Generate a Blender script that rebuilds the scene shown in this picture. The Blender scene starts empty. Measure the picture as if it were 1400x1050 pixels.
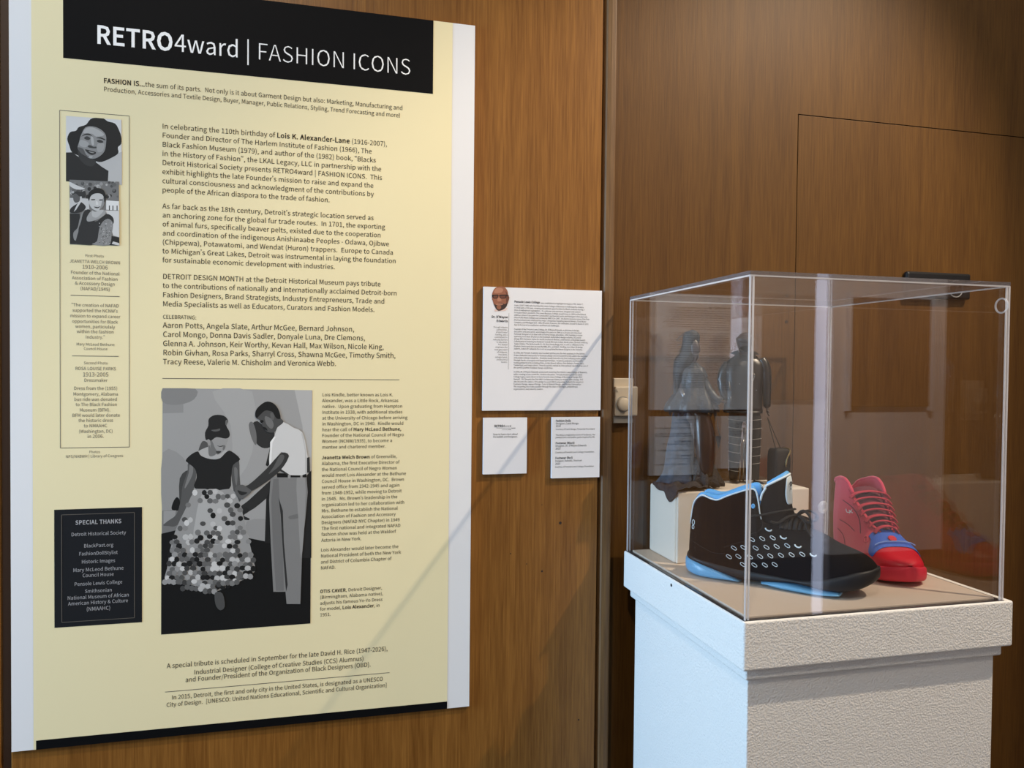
import bpy, bmesh, math, random
import numpy as np
from mathutils import Vector, Matrix
from mathutils.geometry import tessellate_polygon
from mathutils.bvhtree import BVHTree

# ------------------------------------------------------------------ camera
SC = bpy.context.scene
COL = SC.collection
H = 1.45                                   # eye height above the floor
YAW, PITCH, ROLL, FPX = -0.2485, -0.02081, 0.00983, 1055.1
_cy, _sy, _cp, _sp = math.cos(YAW), math.sin(YAW), math.cos(PITCH), math.sin(PITCH)
FWD = Vector((-_sy * _cp, _cy * _cp, _sp))
_r = Vector((_cy, _sy, 0)); _u = _r.cross(FWD)
RIGHT = math.cos(ROLL) * _r + math.sin(ROLL) * _u
UP = -math.sin(ROLL) * _r + math.cos(ROLL) * _u
EYE = Vector((0, 0, H))
cd = bpy.data.cameras.new('camera'); cd.sensor_width = 36; cd.lens = FPX / 1400 * 36
cd.clip_start = 0.02
cam = bpy.data.objects.new('camera', cd); COL.objects.link(cam)
cam.matrix_world = Matrix(((RIGHT.x, UP.x, -FWD.x, EYE.x), (RIGHT.y, UP.y, -FWD.y, EYE.y), (RIGHT.z, UP.z, -FWD.z, EYE.z), (0, 0, 0, 1)))
SC.camera = cam
SC.view_settings.view_transform = 'Standard'
SC.view_settings.look = 'None'
SC.view_settings.gamma = 1
SC.view_settings.use_curve_mapping = False
SC.view_settings.exposure = 0.0

# ------------------------------------------------------------------ light
wd = bpy.data.worlds.new('world'); SC.world = wd; wd.use_nodes = True
wd.node_tree.nodes['Background'].inputs[0].default_value = (0.75, 0.85, 1, 1)
wd.node_tree.nodes['Background'].inputs[1].default_value = 0.3


def lamp(name, kind, loc, target, energy, color, **kw):
    l = bpy.data.lights.new(name, kind); l.energy = energy; l.color = color
    for k, v in kw.items(): setattr(l, k, v)
    o = bpy.data.objects.new(name, l); COL.objects.link(o)
    o.location = loc
    o.rotation_euler = (Vector(target) - Vector(loc)).to_track_quat('-Z', 'Y').to_euler()
    return o


SPOT_POS = (2.15, 0.33, H + 2.11)
lamp('case_spot', 'SPOT', SPOT_POS, (0.62, 1.5, H - 0.46), 325, (1, 0.83, 0.63), spot_size=math.radians(50), spot_blend=0.55, shadow_soft_size=0.022)
lamp('poster_spot', 'SPOT', (-0.6, -0.7, 3.4), (-0.5, 1.6, H + 0.22), 112, (1, 0.86, 0.69), spot_size=math.radians(80), spot_blend=0.9, shadow_soft_size=0.06)
lamp('window_daylight', 'AREA', (-3.45, 0.90, 1.55), (1.0, 1.25, 1.15), 205, (0.46, 0.72, 1.0), shape='RECTANGLE', size=1.1, size_y=2.0)
lamp('room_fill', 'AREA', (0.3, -1.5, 2.75), (0.35, 1.5, 1.3), 3, (0.88, 0.93, 1.0), shape='RECTANGLE', size=2.6, size_y=0.8)  # soft fill added behind the viewer, where no window stands
lamp('wall_fill', 'SPOT', (2.3, -0.5, 3.4), (1.9, 1.66, H + 0.75), 45, (1, 0.84, 0.64), spot_size=math.radians(100), spot_blend=0.9, shadow_soft_size=0.06)  # added wash lamp that evens out the right panelling
for lx in (1.5, 2.9):  # added lamps that brighten the unseen rear wall mirrored in the cover
    lamp('back_wall_fill', 'SPOT', (lx, -0.6, 3.4), (lx + 0.3, -1.75, 1.35), 430, (1, 0.93, 0.88), spot_size=math.radians(72), spot_blend=0.8, shadow_soft_size=0.06)

# ------------------------------------------------------------------ helpers
ORG = {}


def ray(x, y):
    return (RIGHT * ((x - 700) / FPX) - UP * ((y - 525) / FPX) + FWD)


def W(x, y, Y):
    """world point of a measured picture point on the vertical plane Y"""
    d = ray(x, y); return EYE + d * (Y / d.y)


def WZ(x, y, z):
    d = ray(x, y); return EYE + d * ((z - H) / d.z)


def WP(x, y, P, n):
    d = ray(x, y); n = Vector(n); return EYE + d * ((Vector(P) - EYE).dot(n) / d.dot(n))


def lin(c):
    return tuple((v / 255 / 12.92 if v / 255 <= 0.04045 else ((v / 255 + 0.055) / 1.055) ** 2.4) for v in c)


def mat(name, col, rough=0.6, spec=0.5, metal=0, coat=0, bump=None, sheen=0, var=None):
    m = bpy.data.materials.new(name); m.use_nodes = True
    nt = m.node_tree; b = nt.nodes['Principled BSDF']
    c = lin(col) if max(col) > 1 else col
    b.inputs['Base Color'].default_value = (*c, 1)
    b.inputs['Roughness'].default_value = rough
    b.inputs['Specular IOR Level'].default_value = spec
    b.inputs['Metallic'].default_value = metal
    b.inputs['Coat Weight'].default_value = coat
    if sheen: b.inputs['Sheen Weight'].default_value = sheen
    if bump or var:
        tc = nt.nodes.new('ShaderNodeTexCoord')
    if bump:
        sc, st, dist = bump[:3]
        n = nt.nodes.new('ShaderNodeTexNoise'); n.inputs['Scale'].default_value = sc; n.inputs['Detail'].default_value = 3
        bp = nt.nodes.new('ShaderNodeBump'); bp.inputs['Strength'].default_value = st; bp.inputs['Distance'].default_value = dist
        nt.links.new(tc.outputs['Object'], n.inputs['Vector'])
        nt.links.new(n.outputs['Fac'], bp.inputs['Height']); nt.links.new(bp.outputs['Normal'], b.inputs['Normal'])
    if var:
        sc, c2 = var
        n = nt.nodes.new('ShaderNodeTexNoise'); n.inputs['Scale'].default_value = sc; n.inputs['Detail'].default_value = 4
        rp = nt.nodes.new('ShaderNodeValToRGB')
        rp.color_ramp.elements[0].position = 0.35; rp.color_ramp.elements[1].position = 0.7
        rp.color_ramp.elements[0].color = (*c, 1); rp.color_ramp.elements[1].color = (*lin(c2), 1)
        nt.links.new(tc.outputs['Object'], n.inputs['Vector']); nt.links.new(n.outputs['Fac'], rp.inputs['Fac'])
        nt.links.new(rp.outputs['Color'], b.inputs['Base Color'])
    return m


def wood(name, dark, light, rough, seed, scale=1.0, spec=0.4):
    m = bpy.data.materials.new(name); m.use_nodes = True
    nt = m.node_tree; b = nt.nodes['Principled BSDF']; N = nt.nodes.new; L = nt.links.new
    tc = N('ShaderNodeTexCoord'); mp = N('ShaderNodeMapping')
    mp.inputs['Scale'].default_value = (16 * scale, 16 * scale, 0.55); mp.inputs['Location'].default_value = (seed, seed * 1.7, seed * 0.3)
    L(tc.outputs['Object'], mp.inputs['Vector'])
    n1 = N('ShaderNodeTexNoise'); n1.inputs['Scale'].default_value = 1.0; n1.inputs['Detail'].default_value = 3; n1.inputs['Distortion'].default_value = 1.1
    L(mp.outputs['Vector'], n1.inputs['Vector'])
    mp2 = N('ShaderNodeMapping'); mp2.inputs['Scale'].default_value = (330, 330, 11); mp2.inputs['Location'].default_value = (seed * 3, 0, seed)
    L(tc.outputs['Object'], mp2.inputs['Vector'])
    n2 = N('ShaderNodeTexNoise'); n2.inputs['Scale'].default_value = 1.0; n2.inputs['Detail'].default_value = 2
    L(mp2.outputs['Vector'], n2.inputs['Vector'])
    # cathedral rings
    mp3 = N('ShaderNodeMapping'); mp3.inputs['Scale'].default_value = (3.2 * scale, 3.2 * scale, 0.22); mp3.inputs['Location'].default_value = (seed * 0.7, 0.2, seed * 1.3)
    L(tc.outputs['Object'], mp3.inputs['Vector'])
    n3 = N('ShaderNodeTexNoise'); n3.inputs['Scale'].default_value = 1.0; n3.inputs['Detail'].default_value = 1
    L(mp3.outputs['Vector'], n3.inputs['Vector'])
    mul = N('ShaderNodeMath'); mul.operation = 'MULTIPLY'; mul.inputs[1].default_value = 120
    L(n3.outputs['Fac'], mul.inputs[0])
    sn = N('ShaderNodeMath'); sn.operation = 'SINE'; L(mul.outputs[0], sn.inputs[0])
    h1 = N('ShaderNodeMath'); h1.operation = 'MULTIPLY'; h1.inputs[1].default_value = 0.42; L(n1.outputs['Fac'], h1.inputs[0])
    a = N('ShaderNodeMath'); a.operation = 'MULTIPLY_ADD'; a.inputs[1].default_value = 0.018; L(sn.outputs[0], a.inputs[0]); L(h1.outputs[0], a.inputs[2])
    b2 = N('ShaderNodeMath'); b2.operation = 'MULTIPLY_ADD'; b2.inputs[1].default_value = 0.55; L(n2.outputs['Fac'], b2.inputs[0]); L(a.outputs[0], b2.inputs[2])
    rp = N('ShaderNodeValToRGB'); rp.color_ramp.elements[0].position = 0.32; rp.color_ramp.elements[1].position = 0.66
    rp.color_ramp.elements[0].color = (*lin(dark), 1); rp.color_ramp.elements[1].color = (*lin(light), 1)
    L(b2.outputs[0], rp.inputs['Fac']); L(rp.outputs['Color'], b.inputs['Base Color'])
    bp = N('ShaderNodeBump'); bp.inputs['Strength'].default_value = 0.16; bp.inputs['Distance'].default_value = 0.001
    L(n2.outputs['Fac'], bp.inputs['Height']); L(bp.outputs['Normal'], b.inputs['Normal'])
    b.inputs['Roughness'].default_value = rough; b.inputs['Specular IOR Level'].default_value = spec
    return m


def acrylic(name, tint, trans_mix=0.0):
    """clear sheet: straight transmission plus Fresnel reflection at each face"""
    m = bpy.data.materials.new(name); m.use_nodes = True
    nt = m.node_tree; N = nt.nodes.new; L = nt.links.new
    for n in list(nt.nodes): nt.nodes.remove(n)
    out = N('ShaderNodeOutputMaterial'); tr = N('ShaderNodeBsdfTransparent'); gl = N('ShaderNodeBsdfGlossy')
    tr.inputs['Color'].default_value = (*tint, 1); gl.inputs['Roughness'].default_value = 0.0
    geo = N('ShaderNodeNewGeometry'); ior = N('ShaderNodeMapRange')
    ior.inputs['To Min'].default_value = 1.49; ior.inputs['To Max'].default_value = 1 / 1.49
    L(geo.outputs['Backfacing'], ior.inputs['Value'])
    fr = N('ShaderNodeFresnel'); L(ior.outputs['Result'], fr.inputs['IOR'])
    mx = N('ShaderNodeMixShader'); L(fr.outputs[0], mx.inputs[0]); L(tr.outputs[0], mx.inputs[1]); L(gl.outputs[0], mx.inputs[2])
    last = mx
    if trans_mix:
        df = N('ShaderNodeBsdfDiffuse'); df.inputs['Color'].default_value = (0.92, 0.92, 0.95, 1)
        tl = N('ShaderNodeBsdfTranslucent'); tl.inputs['Color'].default_value = (0.92, 0.92, 0.95, 1)
        ad = N('ShaderNodeMixShader'); ad.inputs[0].default_value = 0.5; L(df.outputs[0], ad.inputs[1]); L(tl.outputs[0], ad.inputs[2])
        m2 = N('ShaderNodeMixShader'); m2.inputs[0].default_value = trans_mix; L(mx.outputs[0], m2.inputs[1]); L(ad.outputs[0], m2.inputs[2])
        last = m2
    L(last.outputs[0], out.inputs['Surface'])
    return m


def tag(o, label=None, cat=None, group=None, kind=None):
    if label: o['label'] = label
    if cat: o['category'] = cat
    if group: o['group'] = group
    if kind: o['kind'] = kind
    return o


def thing(name, label, cat, loc=(0, 0, 0), group=None):
    o = bpy.data.objects.new(name, None); COL.objects.link(o); o.empty_display_size = 0.05
    o.location = loc; ORG[o] = Vector(loc)
    return tag(o, label, cat, group)


def obj(name, vf, mats, parent=None, smooth=False, mi=None, loc=None):
    """one mesh object from (verts, faces) in world coordinates"""
    vs, fs = vf
    org = ORG[parent] if parent is not None else Vector(loc if loc is not None else (0, 0, 0))
    me = bpy.data.meshes.new(name)
    me.from_pydata([tuple(Vector(v) - org) for v in vs], [], [list(f) for f in fs])
    if not isinstance(mats, (list, tuple)): mats = [mats]
    for m in mats: me.materials.append(m)
    if mi is not None: me.polygons.foreach_set('material_index', mi)
    if smooth: me.polygons.foreach_set('use_smooth', [True] * len(me.polygons))
    me.update()
    o = bpy.data.objects.new(name, me); COL.objects.link(o)
    if parent is not None:
        o.parent = parent
        ORG[o] = org
    else:
        o.location = org; ORG[o] = org
    return o


def fixn(o):
    bm = bmesh.new(); bm.from_mesh(o.data); bmesh.ops.recalc_face_normals(bm, faces=bm.faces); bm.to_mesh(o.data); bm.free(); return o


def apply_mods(o):
    dg = bpy.context.evaluated_depsgraph_get()
    me = bpy.data.meshes.new_from_object(o.evaluated_get(dg)); old = o.data
    o.modifiers.clear(); o.data = me; me.name = old.name
    return o


def join(*parts):
    V, F = [], []
    for v, f in parts:
        n = len(V); V += [Vector(p) for p in v]; F += [[i + n for i in q] for q in f]
    return V, F


def box(x0, x1, y0, y1, z0, z1, bev=0.0, seg=2):
    bm = bmesh.new()
    bmesh.ops.create_cube(bm, size=1)
    for v in bm.verts:
        v.co = Vector(((x0 + x1) / 2 + v.co.x * (x1 - x0), (y0 + y1) / 2 + v.co.y * (y1 - y0), (z0 + z1) / 2 + v.co.z * (z1 - z0)))
    if bev: bmesh.ops.bevel(bm, geom=bm.edges[:], offset=bev, segments=seg, affect='EDGES', profile=0.5)
    bm.verts.index_update()
    r = [v.co.copy() for v in bm.verts], [[v.index for v in f.verts] for f in bm.faces]
    bm.free(); return r


def tube(pts, rad, n=8, flat=1.0, upv=(0, 0, 1), closed=False):
    """swept tube with end caps; rad a number or a list; flat squeezes it along the frame's second axis"""
    pts = [Vector(p) for p in pts]; m = len(pts)
    V, F = [], []
    for i, p in enumerate(pts):
        a = pts[(i - 1) % m] if (closed or i > 0) else p; b = pts[(i + 1) % m] if (closed or i < m - 1) else p
        t = (b - a).normalized(); s = t.cross(Vector(upv))
        if s.length < 1e-4: s = t.cross(Vector((1, 0.1, 0)))
        s.normalize(); w = s.cross(t)
        r = rad[i] if isinstance(rad, (list, tuple)) else rad
        for k in range(n):
            q = 2 * math.pi * k / n
            V.append(p + s * (r * math.cos(q)) + w * (r * flat * math.sin(q)))
    for i in range(m if closed else m - 1):
        j = (i + 1) % m
        for k in range(n):
            l = (k + 1) % n
            F.append([i * n + k, i * n + l, j * n + l, j * n + k])
    if not closed:
        F.append(list(range(n))[::-1]); F.append([(m - 1) * n + k for k in range(n)])
    return V, F


def spline(pts, per=6, closed=False):
    """Catmull-Rom through points (any dimension)"""
    P = [np.array(p, float) for p in pts]; n = len(P); out = []
    for i in range(n if closed else n - 1):
        g = (lambda k: P[k % n]) if closed else (lambda k: P[max(0, min(n - 1, k))])
        a, b, c, d = g(i - 1), g(i), g(i + 1), g(i + 2)
        for j in range(per):
            t = j / per
            out.append(0.5 * ((2 * b) + (c - a) * t + (2 * a - 5 * b + 4 * c - d) * t * t + (3 * b - a - 3 * c + d) * t ** 3))
    if not closed: out.append(P[-1])
    return out


def cyl(c, axis, r, h, n=32, bev=0.0):
    """solid disc centred on c, along axis"""
    ax = Vector(axis).normalized(); c = Vector(c)
    prof = [(0, -h / 2), (r - bev, -h / 2), (r, -h / 2 + bev), (r, h / 2 - bev), (r - bev, h / 2), (0, h / 2)]
    s = ax.orthogonal().normalized(); w = ax.cross(s); V, F = [], []
    for (q, z) in prof[1:-1]:
        for k in range(n):
            a = 2 * math.pi * k / n; V.append(c + ax * z + s * (q * math.cos(a)) + w * (q * math.sin(a)))
    for i in range(3):
        for k in range(n):
            l = (k + 1) % n; F.append([i * n + k, i * n + l, (i + 1) * n + l, (i + 1) * n + k])
    F.append(list(range(n))[::-1]); F.append([3 * n + k for k in range(n)])
    return V, F


def ringmesh(c, axis, R, r, n=32, k=8, flat=1.0):
    ax = Vector(axis).normalized(); s = ax.orthogonal().normalized(); w = ax.cross(s); c = Vector(c)
    return tube([c + (s * math.cos(2 * math.pi * i / n) + w * math.sin(2 * math.pi * i / n)) * R for i in range(n)], r, k, flat, ax, True)


def loft(rings, cap=True):
    n = len(rings[0]); V, F = [], []
    for r in rings: V += [Vector(p) for p in r]
    for i in range(len(rings) - 1):
        for k in range(n):
            l = (k + 1) % n; F.append([i * n + k, i * n + l, (i + 1) * n + l, (i + 1) * n + k])
    if cap:
        F.append(list(range(n))[::-1]); F.append([(len(rings) - 1) * n + k for k in range(n)])
    return V, F


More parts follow.
